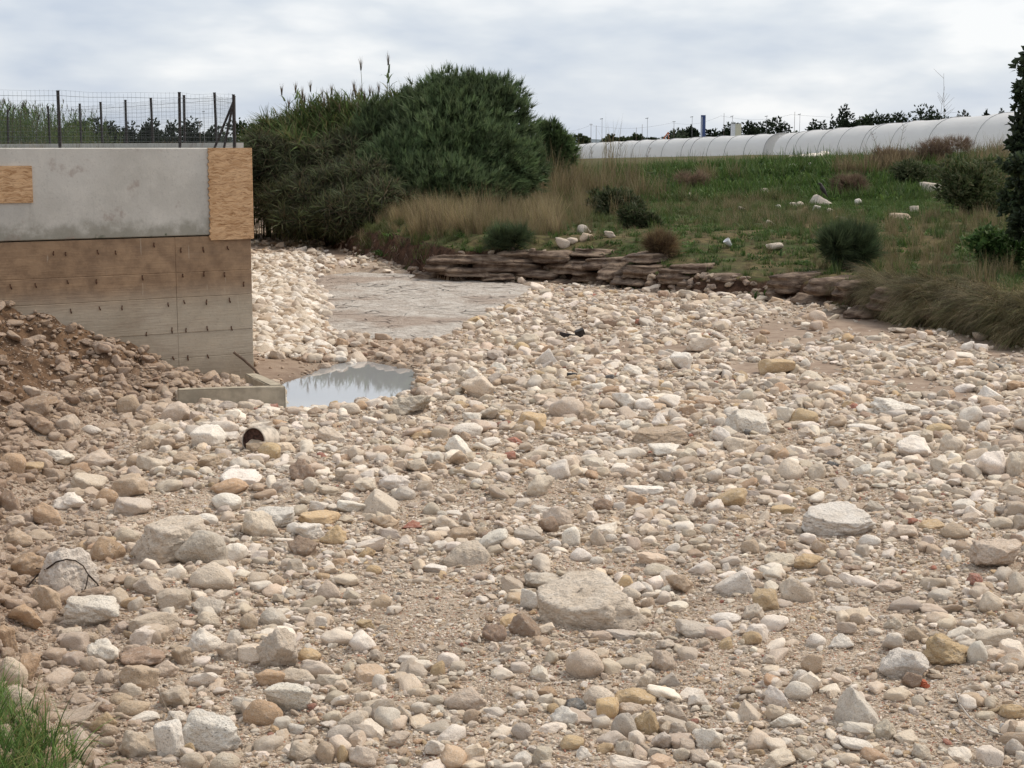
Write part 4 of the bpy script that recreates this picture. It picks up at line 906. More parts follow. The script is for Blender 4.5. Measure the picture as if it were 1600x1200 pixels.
# ------------------------------------------------------------ plants
def project(x, y, z):
    dep = y*CP+(H-z)*SP; up = (z-H)*CP+y*SP
    return 800+F*x/dep, 600-F*up/dep
def leafmat(name, rough=.6, trans=.25, tint=(1,1,1), inst=False):
    s = NM(name, rough, .2); oi = s.n('ShaderNodeObjectInfo'); c = s.attr('col')
    n = s.noise(s.pos(), 1.3, 3); c = s.mix(s.ramp(n, .35, .65, 0, .45), c, s.mix(1., c, (.85,.88,.76), 'MULTIPLY'))
    if inst: c = s.mix(.8, c, s.mix(1., c, s.attr('col', 'INSTANCER'), 'MULTIPLY'))
    s.done(c); tr = s.n('ShaderNodeBsdfTranslucent'); s.set(tr.inputs[0], c); mx = s.n('ShaderNodeMixShader'); mx.inputs[0].default_value = trans+.1
    o = [x for x in s.t.nodes if x.type == 'OUTPUT_MATERIAL'][0]; s.t.links.new(s.b.outputs[0], mx.inputs[1]); s.t.links.new(tr.outputs[0], mx.inputs[2]); s.t.links.new(mx.outputs[0], o.inputs[0])
    return s.m
M['leaf'] = leafmat('foliage'); M['grass'] = leafmat('grass_blades', inst=True)
M['bark'] = flat('bark', (.09,.065,.045), .95, .4, 10)
def blades(n, seed, length=(.3,.6), width=.012, spread=.1, lean=.5, droop=.6, seg=4, cols=((.1,.15,.04),), bias=(0,0), taper=1., colvar=.2):
    """n curved leaf strips growing from the ground around the origin"""
    r = np.random.default_rng(seed); L = r.uniform(*length, n); th = r.uniform(0, 2*np.pi, n)
    a0 = r.uniform(0, 1, n)**.5*spread; ph = r.uniform(0, 2*np.pi, n); base = np.stack([a0*np.cos(ph), a0*np.sin(ph), np.zeros(n)], -1)
    dx = np.cos(th)*r.uniform(.1, 1, n)*lean+bias[0]; dy = np.sin(th)*r.uniform(.1, 1, n)*lean+bias[1]
    D = np.stack([dx, dy, np.ones(n)], -1); D /= np.linalg.norm(D, axis=1)[:, None]
    hv = np.stack([dx, dy, np.zeros(n)], -1); hv /= (np.linalg.norm(hv, axis=1)[:, None]+1e-6)
    sd = np.stack([-hv[:,1], hv[:,0], np.zeros(n)], -1); dr = r.uniform(.3, 1, n)*droop
    c = np.array(cols)[r.integers(0, len(cols), n)]*(1+r.uniform(-colvar, colvar, n))[:, None]
    V = []; 
    P = base.copy(); st = L/seg; d = D.copy()
    ws = width*r.uniform(.6, 1.3, n)
    for k in range(seg+1):
        w_ = ws*(1-(k/seg)**1.6*.93*taper); V.append(P-sd*w_[:, None]/2); V.append(P+sd*w_[:, None]/2)
        P = P+d*st[:, None]; d = d+(hv*.5-np.array([0,0,1.])*1.)*(dr/seg)[:, None]*1.3; d /= np.linalg.norm(d, axis=1)[:, None]
    V = np.stack(V, 1); m = 2*(seg+1); o = (np.arange(n)*m)[:, None]
    Fq = np.concatenate([o+np.array([2*k, 2*k+1, 2*k+3, 2*k+2]) for k in range(seg)], 0)
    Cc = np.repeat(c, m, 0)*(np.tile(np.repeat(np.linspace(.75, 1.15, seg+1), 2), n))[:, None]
    return V.reshape(-1, 3), Fq, Cc
def join(parts):
    V, Fq, C = [], [], []; o = 0
    for v, f, c in parts: V.append(v); Fq.append(f+o); C.append(c); o += len(v)
    return np.concatenate(V), np.concatenate(Fq), np.concatenate(C)
def rotm(n, r, dirs, roll=True):
    """rotation matrices whose z axis follows dirs"""
    z = dirs/np.linalg.norm(dirs, axis=1)[:, None]; a = r.normal(size=(n, 3)); x = a-(a*z).sum(1)[:, None]*z; x /= np.linalg.norm(x, axis=1)[:, None]
    return np.stack([x, np.cross(z, x), z], -1)
def replicate(base, P, Rm, sc, ctint):
    """many transformed copies of one little mesh, as one mesh"""
    v, f, c = base; n = len(P)
    V = np.einsum('nij,vj->nvi', Rm, v)*sc[:, None, None]+P[:, None, :]
    Fq = (np.arange(n)*len(v))[:, None, None]+f[None]
    C = c[None]*ctint[:, None, :]
    return V.reshape(-1, 3), Fq.reshape(-1, f.shape[1]), C.reshape(-1, 3)
def crown(lobes, n, sprays, seed, tint=(1,1,1), size=(.8,1.2), shell=(.72,1.05), upb=.5, var=.22, flat_=.0):
    """lobes: centre xyz, radii xyz; sprays of leaves spread through their outer volume"""
    r = np.random.default_rng(seed); lb = np.array(lobes); vol = (lb[:,3]*lb[:,5]+lb[:,3]*lb[:,4]); k = r.choice(len(lb), n, p=vol/vol.sum())
    d = r.normal(size=(n, 3)); d /= np.linalg.norm(d, axis=1)[:, None]
    rad = shell[0]+(shell[1]-shell[0])*r.random(n)**.7
    bump_ = 1+.30*fbm(d[:,0]*3+k*7, d[:,2]*3+d[:,1]*2, 1.3, seed, 4)
    P = lb[k, :3]+d*lb[k, 3:6]*(rad*bump_)[:, None]
    dirs = d+np.array([0, 0, upb])+r.normal(0, .28, (n, 3)); Rm = rotm(n, r, dirs)
    lt = (1+fbm(P[:,0], P[:,2], 1.1, seed+3, 3)*.35)*(1+r.uniform(-var, var, n))
    lt = lt*(.78+.44*np.random.default_rng(seed+1).random(len(lb)))[k]; ct = np.array(tint)[None]*lt[:, None]*(1+r.uniform(-.05, .05, (n, 3)))
    return replicate(sprays, P, Rm, r.uniform(*size, n), ct)
def spray_narrow(seed, n=14, L=.3, w=.02, cols=((.05,.095,.035),(.07,.12,.045),(.035,.07,.03))): return blades(n, seed, (L*.5, L), w, .05, .75, .35, 2, cols)
def spray_broad(seed, n=7, L=.12, w=.07, cols=((.04,.075,.025),(.03,.05,.02),(.07,.10,.03))):
    v, f, c = blades(n, seed, (L*.7, L), w, .12, 1.1, .8, 2, cols, taper=.8); return v, f, c
def at_px(px, py, Y): return Vector(atY(px, py, Y))
def pxlobes(L, Y, dep=.8):
    out_ = []
    for e in L:
        x, y, rx, ry = e[:4]; yy = e[4] if len(e) > 4 else Y; c = atY(x, y, yy); k = yy/F
        out_.append((c[0], c[1]+rng.uniform(-.3, .3), c[2], rx*k, rx*k*dep, ry*k))
    return out_
def trunk_mesh(name, base, tops, r0, parent, mat=None):
    m_ = MB(); b = Vector(base)
    for i, t in enumerate(tops):
        t = Vector(t); mid = b.lerp(t, .5)+Vector((rng.normal(0, .06), rng.normal(0, .06), 0))*(t-b).length*.5; rr = r0*(1 if i == 0 else .6)
        m_.tube([b, b.lerp(mid, .5), mid, mid.lerp(t, .55), t], [rr, rr*.85, rr*.62, rr*.4, rr*.12], 7)
    return m_.build(name, mat or M['bark'], parent, smooth=True)
def plant(name, label, cat, parts, base, tops=None, r0=.1, group=None, cname='crown', mat=None):
    t = thing(name, label, cat, tuple(base), group=group); V, Fq, C = join(parts); V = V-np.array(base)[None]
    put(cname, mesh_np(cname, V, Fq, C, smooth=False), mat or M['leaf'], t)
    if tops is not None:
        o = trunk_mesh('trunk', (0, 0, -.2), [Vector(q)-Vector(base) for q in tops], r0, t)
    return t
gz = lambda x, y: float(terrain(np.array([x]), np.array([y]))[0])

# the big round shrub
Ys = 61.
LB = pxlobes([(700,170,62,50),(755,165,60,42),(655,205,52,52),(785,202,44,54),(812,240,30,46),(710,235,90,72,60),(765,255,64,58,60),(640,265,62,55,59),(590,225,40,60,61),(690,290,80,45,58.5),(808,275,30,32,60),(740,300,56,28,59),(600,285,50,50,59),(836,262,16,36,61),(735,143,36,22),(680,150,30,26),(765,165,32,30)], Ys)
sp1 = blades(15, 11, (.16, .40), .032, .06, .85, .3, 1, ((.13,.18,.085),(.18,.235,.12),(.085,.12,.06)), taper=.9)
base = (at_px(735, 320, Ys).x, Ys, gz(at_px(735, 320, Ys).x, Ys))
plant('shrub', 'huge rounded dark green shrub with fine leaves on the far bank', 'shrub', [crown(LB, 15000, sp1, 21, (1,1,1), (.5, 1.35), (.50, 1.16), .8, .3)], base, [at_px(x, y, Ys) for x, y in ((720,200),(660,220),(790,220),(750,170))], .22)
# small green bush beside it, in front of the tunnel end
base = Vector((at_px(880, 250, 70).x, 70, 0)); base.z = gz(base.x, base.y)
plant('bush', 'small mid-green bush between the big round shrub and the white tunnel end', 'bush', [crown(pxlobes([(872,234,20,26),(888,240,12,16),(862,222,14,28),(850,250,18,26),(845,225,14,30),(862,258,24,18)], 70), 1500, spray_narrow(12, 12, .4, .04, ((.09,.135,.055),(.12,.165,.07))), 22)], base, [at_px(878, 220, 70)], .06)
# dark feathery thicket leaning over the river
LB = pxlobes([(450,285,50,45),(428,262,36,40),(500,275,58,48),(548,262,52,54),(500,315,62,40,58),(455,322,46,32,58),(560,300,56,45,58),(415,275,26,44),(590,320,44,34,56),(540,335,44,24,56),(470,345,42,16,57),(408,240,18,30)], 61)
base = Vector((at_px(500, 350, 62).x, 62, 0)); base.z = gz(base.x, base.y)
sp2 = blades(16, 13, (.3, .7), .028, .06, .9, 1.2, 3, ((.085,.105,.05),(.11,.13,.06),(.14,.11,.07),(.055,.06,.035)))
plant('thicket', 'dark tangled thicket of drooping reeds overhanging the river bend', 'thicket', [crown(LB, 3400, sp2, 23, (1,1,1), (.7, 1.3), (.5, 1.02), .1), crown(pxlobes([(440,228,36,28),(480,216,36,30),(522,212,36,34),(556,216,36,36),(592,212,30,36),(628,196,26,34),(415,240,22,24),(500,240,80,38)], 63), 2300, blades(12, 14, (.4, .95), .05, .06, .9, 1.0, 3, ((.11,.165,.05),(.14,.19,.065),(.08,.12,.04),(.19,.17,.08))), 24, (1,1,1), (.7, 1.3), (.4, 1.25), 1.2)], base, [at_px(x, y, 61) for x, y in ((440,230),(500,230),(550,220))], .12)
# giant canes: stems with arching leaves
def cane(seed, h=4.5, n=15, bend=.25, plume=False, lw=.075, ll=.75):
    r = np.random.default_rng(seed); az = r.uniform(0, 6.28); V = []; Fq = []; C = []
    def pt(t): return np.array([math.cos(az)*bend*h*t*t, math.sin(az)*bend*h*t*t, h*t*(1-.12*t*bend)])
    k = 8; o = 0
    for i in range(k+1):
        p = pt(i/k); w_ = .028*(1-.7*i/k); V += [p+[w_, 0, 0], p+[-w_*.5, w_*.86, 0], p+[-w_*.5, -w_*.86, 0]]
    Fl = []
    for i in range(k):
        for j in range(3): Fl.append([i*3+j, i*3+(j+1) % 3, (i+1)*3+(j+1) % 3, (i+1)*3+j])
    parts = [(np.array(V), np.array(Fl), np.tile([.16,.17,.07], (len(V), 1)))]
    for i in range(n):
        t = .25+.75*i/n; v, f, c = blades(1, seed*50+i, (ll*.6, ll), lw, 0, 0, r.uniform(.9, 1.7), 4, ((.10,.155,.045),(.125,.185,.06),(.075,.115,.04),(.19,.175,.075)), bias=(math.cos(az+i*2.6)*.75, math.sin(az+i*2.6)*.75)); parts.append((v+pt(t), f, c))
    if plume: v, f, c = blades(26, seed+9, (.18, .5), .02, .02, .22, .5, 2, ((.22,.17,.12),(.15,.11,.08))); parts.append((v+pt(1.), f, c))
    return join(parts)
canes = [cane(300+i, plume=(i % 4 == 0)) for i in range(8)]
def cane_patch(n, xf, yf, hf, seed, tint=(1,1,1)):
    r = np.random.default_rng(seed); out_ = []
    xs_, ys_ = xf(r, n), yf(r, n); hs = hf(r, n, xs_); zs = terrain(xs_, ys_)
    for k in range(8):
        m = np.arange(n) % 8 == k; nn = m.sum()
        if not nn: continue
        a = r.uniform(0, 6.28, nn); Rm = np.zeros((nn, 3, 3)); Rm[:,0,0] = np.cos(a); Rm[:,0,1] = -np.sin(a); Rm[:,1,0] = np.sin(a); Rm[:,1,1] = np.cos(a); Rm[:,2,2] = 1
        out_.append(replicate(canes[k], np.stack([xs_[m], ys_[m], zs[m]], -1), Rm, hs[m]/4.5, np.array(tint)[None]*(1+r.uniform(-.22, .22, nn))[:, None]))
    return join(out_)
def hcane(r, n, xs_):
    px = 800+F*xs_/64; top = np.interp(px, [395,420,450,480,520,560,600,625,650], [188,172,154,150,150,160,142,124,170]); z = H+(229-top)/F*64
    return (z-.75)*r.uniform(.72, 1.0, n)
V = cane_patch(300, lambda r, n: (np.r_[r.uniform(400, 610, n)]-800)/F*64, lambda r, n: r.uniform(62, 67, n), hcane, 31)
t = thing('cane_clump', 'tall green canes with drooping leaves rising left of the big round shrub', 'canes', (-7.5, 64, .7)); V = (V[0]-np.array([-7.5, 64, .7]), V[1], V[2]); o = put('canes', mesh_np('canes', *V, smooth=False), M['leaf'], t, kind='stuff')
# three canes that stand out above the rest
for i, (px, top, lb) in enumerate([(615,98,'tallest cane, bending right above the left shoulder of the big shrub'),(607,108,'leafy cane top just left of the tallest cane'),(574,105,'thin bare cane with a narrow tip, left of the leafy cane top'),(556,150,'short thin cane tip further left of the bare cane')]):
    x = (px-800)/F*63; hh = H+(229-top)/F*63-.7-.62; v, f, c = cane([301, 303, 304, 305][i], n=[14, 18, 7, 6][i], bend=.03, lw=.07 if i < 2 else .04, ll=.7 if i < 2 else .4, plume=i in (0, 2)); v = v*(hh/4.5)
    t = thing('cane', lb, 'cane', (x, 63, gz(x, 63))); o = put('leafy_stem', mesh_np('leafy_stem', v, f, c, smooth=False), M['leaf'], t)
# reeds behind the fence on the left
V = cane_patch(700, lambda r, n: (r.uniform(-60, 150, n)-800)/F*66, lambda r, n: r.uniform(62, 72, n), lambda r, n, x: np.interp(800+F*x/66, [-60, 60, 110, 150], [2.05, 1.95, 1.6, .9])*r.uniform(.6, 1.1, n), 33, (.95,1.05,.9))
t = thing('reed_bed', 'green reeds growing behind the wire fences at the far left', 'reeds', (-18, 66, 3.2)); put('reeds', mesh_np('reeds', V[0]-np.array([-18, 66, 3.2]), V[1], V[2], smooth=False), M['leaf'], t, kind='stuff')
for i, (px, top, ln, w_) in enumerate([(3,158,22,.10),(20,160,16,.09),(41,155,16,.06),(28,163,11,.05),(65,176,12,.05)]):
    x = (px-800)/F*62; z0 = gz(x, 62); zt = H+(229-top)/F*62; m_ = MB(); m_.tube([(0, 0, 0), (.02, 0, (zt-z0)*.6), (.10, 0, zt-z0-ln/F*62)], .012, 4); pl = thing('reed_plume', ['fattest grey reed plume at the left edge','grey plume second from the left edge','slim plume leaning right, third from the left','short thin plume low between the second and third','small brown plume right of the other plumes'][i], 'reed plume', (x, 62, z0)); m_.build('stem', M['bark'], pl)
    v, f, c = blades(40, 60+i, (.12, ln/F*62), .03, .02, .10+w_, .2, 2, ((.20,.17,.14),(.14,.12,.10)), bias=(.35, 0)); put('plume', mesh_np('plume', v+np.array([.10, 0, zt-z0-ln/F*62]), f, c, smooth=False), M['leaf'], pl)

# ------------------------------------------------------------ distant trees
SPT = {k: blades(8, 40+i, (.5, 1.), .42, .1, .8, .3, 1, cc, taper=.6) for i, (k, cc) in enumerate({'dark': ((.026,.042,.024),(.038,.055,.03)), 'mid': ((.045,.065,.032),(.06,.08,.04)), 'pale': ((.085,.105,.07),(.07,.09,.055))}.items())}
def far_tree(px, top, wpx, Y, kind, label, group, bottom=None, n=720, shape='round', cat='tree'):
    k = Y/F; x = (px-800)*k; zb = gz(x, Y); zt = H+(229-top)*k; h = max(zt-zb, 2.); w_ = wpx*k/2*(1.2 if shape == 'round' else 1); r = np.random.default_rng(int(px*7+top)); L = []
    if shape == 'cypress': L = [(x, Y, zb+h*.5, w_, w_, h*.48)]
    elif shape == 'umbrella': L = [(x+r.uniform(-.7, .7)*w_, Y, zt-h*.12-r.uniform(0, .08)*h, w_*.45, w_*.4, h*.10) for _ in range(9)]
    else:
        for _ in range(11):
            a = r.uniform(-1, 1); L.append((x+a*w_*.68, Y+r.uniform(-.5, .5)*w_, zb+h*(.32+.50*r.random()*(1-a*a*.3)), w_*r.uniform(.30, .50), w_*.4, h*r.uniform(.12, .20)))
        L.append((x+r.uniform(-.3, .3)*w_, Y, zt-h*.15, w_*.5, w_*.4, h*.14))
    return plant('tree', label, cat, [crown(L, n, SPT[kind], int(px*3+Y), (1,1,1), (.5*k*5, 1.1*k*5), (.2, 1.05), .1)], (x, Y, zb), [(l[0], l[1], l[2]) for l in L[:4]], max(.12, h*.03), group)
gA = 'trees beyond the fence on the left'; gB = 'distant trees behind the white tunnels'
for a in [(22,181,70,230,'dark','dark tree crowns at the left edge behind the reeds'),(128,188,40,210,'mid','grey-green tree just right of the reeds behind the fence'),(150,185,44,225,'dark','rounded dark tree behind the first rear posts'),(182,189,40,235,'mid','low open-crowned tree between two rear posts'),(212,192,44,240,'dark','low dark tree left of the middle of the fence'),(240,185,34,215,'dark','bushy tree with a knobbly top behind the middle rear post'),(275,190,34,220,'dark','small peaked tree between the middle post and the doubled post'),(312,183,48,215,'dark','tallest round tree right of the doubled fence post'),(345,196,40,235,'mid','low hazy tree behind the lamp post'),(385,187,56,190,'mid','broad green tree behind the corner brace of the fence'),(420,190,40,180,'mid','green tree half hidden by the thicket right of the fence'),(100,200,46,235,'mid','low tree at the right end of the reeds'),(255,203,80,250,'mid','long low row crown behind the middle of the fence'),(190,205,90,250,'mid','long low row crown behind the left rear posts'),(330,207,80,250,'dark','long low row crown behind the right rear posts')]: far_tree(*a, group=gA)
far_tree(50, 166, 9, 230, 'dark', 'narrow pointed cypress rising above the reeds at the left', None, shape='cypress', n=200)
for a in [(907,211,32,520,'mid','small round tree right of the big shrub, first behind the far tunnel'),(951,211,22,520,'mid','small round tree directly right of the lamp near the far tunnel end'),(972,216,22,520,'mid','lowest tree in the row behind the far tunnel'),(990,211,34,520,'mid','small tree left of the second lamp post'),(1012,216,34,540,'mid','low tree at the foot of the second lamp post'),(1050,203,44,500,'pale','pale feathery tree just right of the orange excavator'),(1064,204,20,540,'dark','dark little tree behind the pale feathery tree'),(1078,198,22,540,'dark','dark tree left of the tall blue sign'),(1112,203,30,530,'dark','dark tree right of the tall blue sign'),(1135,194,34,500,'dark','dark tree behind the pale square building'),(1168,191,46,480,'dark','wide dark tree right of the pale square building'),(1186,190,40,490,'dark','dark tree between the building and the last lamps'),(1212,184,48,460,'dark','tallest dark tree of the middle group, behind the tunnel joint'),(1236,207,30,470,'mid','low tree right of the middle group')]: far_tree(*a, group=gB)
for a in [(1272,187,38,400,'dark','low round tree left of the small cypress on the skyline'),(1318,165,30,390,'dark','tall dark tree with a cloud-shaped top on the skyline'),(1318,186,40,385,'dark','lower crown under the tall cloud-shaped tree'),(1345,181,40,400,'mid','grey-green tree right of the tall cloud-shaped tree'),(1370,174,42,390,'dark','spiky dark tree in the middle of the right skyline'),(1405,175,40,395,'dark','dark tree with two peaks left of the broadest skyline tree'),(1443,165,62,380,'dark','broadest dome-shaped tree on the right skyline'),(1495,176,32,400,'dark','small tree peeping over the tunnel, right of the dome tree'),(1533,174,14,400,'dark','tiny treetop above the tunnel before the right edge'),(1555,171,10,400,'dark','tiniest treetop nearest the right edge tree')]: far_tree(*a, group='trees on the right skyline')
far_tree(1293, 182, 6, 390, 'dark', 'slim small cypress on the skyline between two round trees', None, shape='cypress', n=160)
# far hill
hx = np.linspace(-900, 900, 90); hy = np.linspace(1500, 2300, 14); HX, HY = np.meshgrid(hx, hy); pxh = 800+F*HX/HY
HZ = -2+np.clip(1-((HY-1900)/400)**2, 0, 1)*(14+8*fbm(HX, HY*.2, .004, 91, 4)+6*np.exp(-((pxh-868)/40)**2)+8*np.exp(-((pxh-20)/120)**2)+4*np.exp(-((pxh-1400)/150)**2))
ii = np.arange(HX.size).reshape(HX.shape); q = np.stack([ii[:-1,:-1], ii[:-1,1:], ii[1:,1:], ii[1:,:-1]], -1).reshape(-1, 4)
put('hills', mesh_np('hills', np.stack([HX, HY, HZ], -1).reshape(-1, 3), q), flat('hill_cover', (.12,.15,.17), 1., .15, .02), kind='structure')

# ------------------------------------------------------------ plastic tunnels
s = NM('tunnel_film', .8, .12); P = s.pos(); n1 = s.noise(s.mapping(P, (.3, .1, .6)), .9, 4, .6); n2 = s.noise(s.mapping(P, (1, .3, 1)), 1.5, 5, .6)
c = s.mix(s.ramp(n1, .35, .65), (.86,.86,.865), (.92,.92,.925)); c = s.mix(s.ramp(sep(s, P, 2), 2.2, 4.6, .10, 0), c, (.55,.53,.50))
s.done(c, s.bump(n2, .5, .15)); tr = s.n('ShaderNodeBsdfTranslucent'); tr.inputs[0].default_value = (.90,.90,.91,1); mx_ = s.n('ShaderNodeMixShader'); mx_.inputs[0].default_value = .45
o = [x for x in s.t.nodes if x.type == 'OUTPUT_MATERIAL'][0]; s.t.links.new(s.b.outputs[0], mx_.inputs[1]); s.t.links.new(tr.outputs[0], mx_.inputs[2]); s.t.links.new(mx_.outputs[0], o.inputs[0]); M['film'] = s.m
M['hoop'] = flat('hoop_steel', (.42,.42,.42), .6, .2, 1)
def tunnel(p0, p1, hoops, hw, hh, label, zo=0):
    """p0 near end, p1 far end on the visible foot line; hoops are distances along"""
    p0 = Vector(p0); p1 = Vector(p1); d = p1-p0; L = d.length; u = d.normalized(); side = Vector((-u.y, u.x, 0)); side = side if side.x > 0 else -side
    t = thing('polytunnel', label, 'polytunnel', (p0.x, p0.y, 0), group=None); n = 18
    st = sorted(set(list(np.arange(0, L, 1.6))+[L]+list(hoops))); V = []; Fs = []
    hs = np.array(list(hoops))
    def ring(s_, r_, foot=True):
        c = p0+u*s_+side*hw; c.z = 0; zb = gz(c.x-side.x*hw, c.y)-.25+zo; out_ = []
        for k in range(n+1):
            a = math.pi*k/n; ca, sa = -math.cos(a), math.sin(a); ca = math.copysign(abs(ca)**.8, ca)
            out_.append(c+side*(ca*hw*r_)+Vector((0, 0, zb+sa**.85*(hh+.2)*r_))-Vector((p0.x, p0.y, 0)))
        return out_
    for s_ in st:
        dd = abs(hs-s_).min() if len(hs) else 0
        V += ring(s_, 1-.018*min(1, dd/5)*(1+.3*math.sin(s_))-.004*math.sin(s_*3.1))
    for i in range(len(st)-1):
        for k in range(n): a = i*(n+1)+k; Fs.append((a, a+1, a+n+2, a+n+1))
    o0 = len(V)
    for e_, i0 in ((0, 0), (1, (len(st)-1)*(n+1))): Fs.append(tuple(i0+k for k in range(n+1)))
    m_ = MB(); m_.add(V, Fs); m_.build('film', M['film'], t, smooth=True)
    for s_ in hoops:
        m_ = MB(); rr_ = max(.025, .00020*(p0.y+s_)); m_.tube(ring(s_, 1.008), rr_, 5); m_.build('hoop', M['hoop'], t, smooth=True)
    return t
def foot(px, py, Y): p = atY(px, py, Y); return (p[0], p[1], 0)
A0 = foot(1690, 233, 124); A1 = foot(1206, 243, 262)
def along(p0, p1, pxs):
    r_ = []
    for px in pxs:
        k = (px-800)/F; d = (p1[0]-p0[0], p1[1]-p0[1]); L = math.hypot(*d); s_ = (k*p0[1]-p0[0])/(d[0]-k*d[1]); r_.append(s_*L)
    return sorted(r_)
tunnel(A0, A1, along(A0, A1, [1600,1578,1513,1440,1383,1345,1338,1302,1272,1236,1222]), 3.6, 4.0, 'nearest long white plastic tunnel with dark hoops, on the right')
B0 = foot(1192, 243, 266); B1 = foot(888, 250, 430)
tunnel(B0, B1, along(B0, B1, [1188,1158,1128,1101,1075,1061,1031,1008,985,962,940,920,905]), 3.4, 3.95, 'far white plastic tunnel running left towards the big shrub')
C0_ = (A0[0]+8.6, A0[1]+20, 0); C1_ = (A1[0]+8.2, A1[1]+20, 0)
tunnel(C0_, C1_, [5,25,45,65,85,105,125,145], 3.4, 4.30, 'white plastic tunnel behind the nearest one, only its top showing', .1)
# crumpled film hanging at the joint
# ------------------------------------------------------------ distant posts, lamps, sign, building, digger
M['pole'] = flat('grey_pole', (.20,.20,.21), .7, .2, 1); M['wood'] = flat('brown_pole', (.14,.11,.09), .8, .2, 1)
def pole(px, top, Y, kind, label, group=None):
    k = Y/F; x = (px-800)*k; zb = gz(x, Y); zt = H+(229-top)*k; h = zt-zb; t = thing('lamp_post' if kind == 'lamp' else 'utility_pole', label, 'lamp post' if kind == 'lamp' else 'pole', (x, Y, zb), group=group)
    r_ = .7*k*.5; m_ = MB(); m_.tube([(0, 0, 0), (0, 0, h)], [r_*1.15, r_*.8], 8); m_.build('post', M['pole'] if kind == 'lamp' else M['wood'], t, smooth=True)
    if kind == 'lamp':
        m_ = MB(); m_.box((-.9*k, 0, h+.3*k), (4.6*k, 1.5*k, .9*k), Matrix.Rotation(-.18, 3, 'Y')); m_.build('lamp_head', M['pole'], t)
    elif kind == 'cross':
        m_ = MB(); m_.box((0, 0, h-1*k), (5*k, .6*k, .6*k)); m_.build('crossarm', M['wood'], t)
        m_ = MB(); m_.box((0, -.6*k, h*.42), (3*k, 1.4*k, 3.4*k)); m_.build('transformer', M['pole'], t)
    elif kind == 'bar': m_ = MB(); m_.box((0, 0, h-1*k), (5*k, .6*k, .6*k)); m_.build('crossarm', M['wood'], t)
for a in [(939,187,430,'lamp','lamp post nearest the big shrub, above the far tunnel'),(1009,186,420,'lamp','second lamp post from the big shrub'),(1078,184,410,'lamp','lamp post just left of the tall blue sign'),(1140,183,410,'lamp','lamp post rising behind the pale square building'),(1193,183,400,'lamp','lamp post in front of the wide dark trees'),(1244,180,400,'lamp','rightmost lamp post, right of the tallest pole'),(325,176,150,'lamp','lone pale lamp post behind the fence corner'),(124,173,260,'lamp','far lamp post behind the left posts of the fence')]: pole(*a, group='lamp posts in the distance')
for a in [(922,194,430,'cross','pole with crossarm and transformer box left of the first lamp'),(930,197,440,'pole','bare short pole between the transformer pole and the first lamp'),(1001,195,430,'pole','bare pole left of the second lamp post'),(1050,190,450,'bar','small pole with a crossarm above the excavator'),(1127,178,410,'pole','tall bare pole between blue sign and pale building'),(1236,176,400,'pole','tallest bare pole beside the rightmost lamp'),(1498,172,380,'pole','thin pole sticking up from the right skyline trees'),(992,200,460,'pole','faint thin pole over the low trees left of the bare pole'),(318,190,170,'pole','thin dark pole just left of the lone lamp post behind the fence')]: pole(*a)
def wire_run(px0, y0, px1, y1, Y0, Y1, m_):
    for i in range(0, 1):
        a, b = at_px(px0, y0, Y0), at_px(px1, y1, Y1); pts = [a.lerp(b, u)+Vector((0, 0, -1.1*math.sin(u*math.pi))) for u in np.linspace(0, 1, 12)]; m_.tube(pts, .022, 3, False)
m_ = MB(); wire_run(860, 200, 922, 196, 430, 430, m_); wire_run(922, 196, 1050, 192, 430, 450, m_); wire_run(1050, 192, 1127, 181, 450, 410, m_); wire_run(1127, 181, 1236, 179, 410, 400, m_); wire_run(1236, 179, 1498, 175, 400, 380, m_)
m_.build('power_line', M['pole'], label='thin power lines strung between the distant poles', cat='power line')
k = 360/F; x = (1095-800)*k; zb = gz(x, 360); t = thing('pylon_sign', 'tall narrow blue sign tower with a white foot among the distant trees', 'sign', (x, 360, zb)); zt = H+(229-181)*k-zb
m_ = MB(); m_.box((0, 0, zt*.62), (7.2*k, 2.4*k, zt*.76)); m_.build('sign_panel', flat('blue_sign', (.05,.08,.20), .5, .3, .6), t)
m_ = MB(); m_.box((-2.2*k, -1.3*k, zt*.66), (1.0*k, .3*k, zt*.60)); m_.box((1.4*k, -1.3*k, zt*.30), (2.6*k, .3*k, zt*.14)); m_.build('white_band', flat('white_paint', (.70,.72,.76), .5, .1), t)
m_ = MB(); m_.box((0, 0, zt*.12), (6.6*k, 2.2*k, zt*.24)); m_.build('foot', flat('white_base', (.62,.66,.72), .5, .1), t)
k = 380/F; x = (1146-800)*k; zb = gz(x, 380); zt = H+(229-194)*k-zb; t = thing('small_building', 'pale square building with a beige right half, in front of distant dark trees', 'building', (x, 380, zb))
m_ = MB(); m_.box((-4.8*k, 0, zt/2), (5.4*k, 12*k, zt)); m_.build('white_wall', flat('white_wall', (.72,.74,.78), .8, .08), t); m_ = MB(); m_.box((2.6*k, -.2*k, zt/2), (9.2*k, 12.5*k, zt*.98)); m_.build('beige_wall', flat('beige_wall', (.60,.58,.46), .8, .08), t)
m_ = MB(); m_.box((0, 0, zt+.3*k), (15.4*k, 13*k, .6*k)); m_.build('roof', M['pole'], t)
k = 400/F; x = (1038-800)*k; zb = gz(x, 400); t = thing('excavator', 'orange excavator with folded arm behind the far tunnel', 'excavator', (x, 400, zb)); hE = H+(229-207)*k-zb; OR = flat('orange_paint', (.50,.14,.06), .5, .15, .6)
def arm(pts, r_): m_ = MB(); [m_.box((Vector(a)+Vector(b))/2, (r_, r_, (Vector(b)-Vector(a)).length), (Vector(b)-Vector(a)).to_track_quat('Z', 'X').to_matrix()) for a, b in zip(pts[:-1], pts[1:])]; return m_
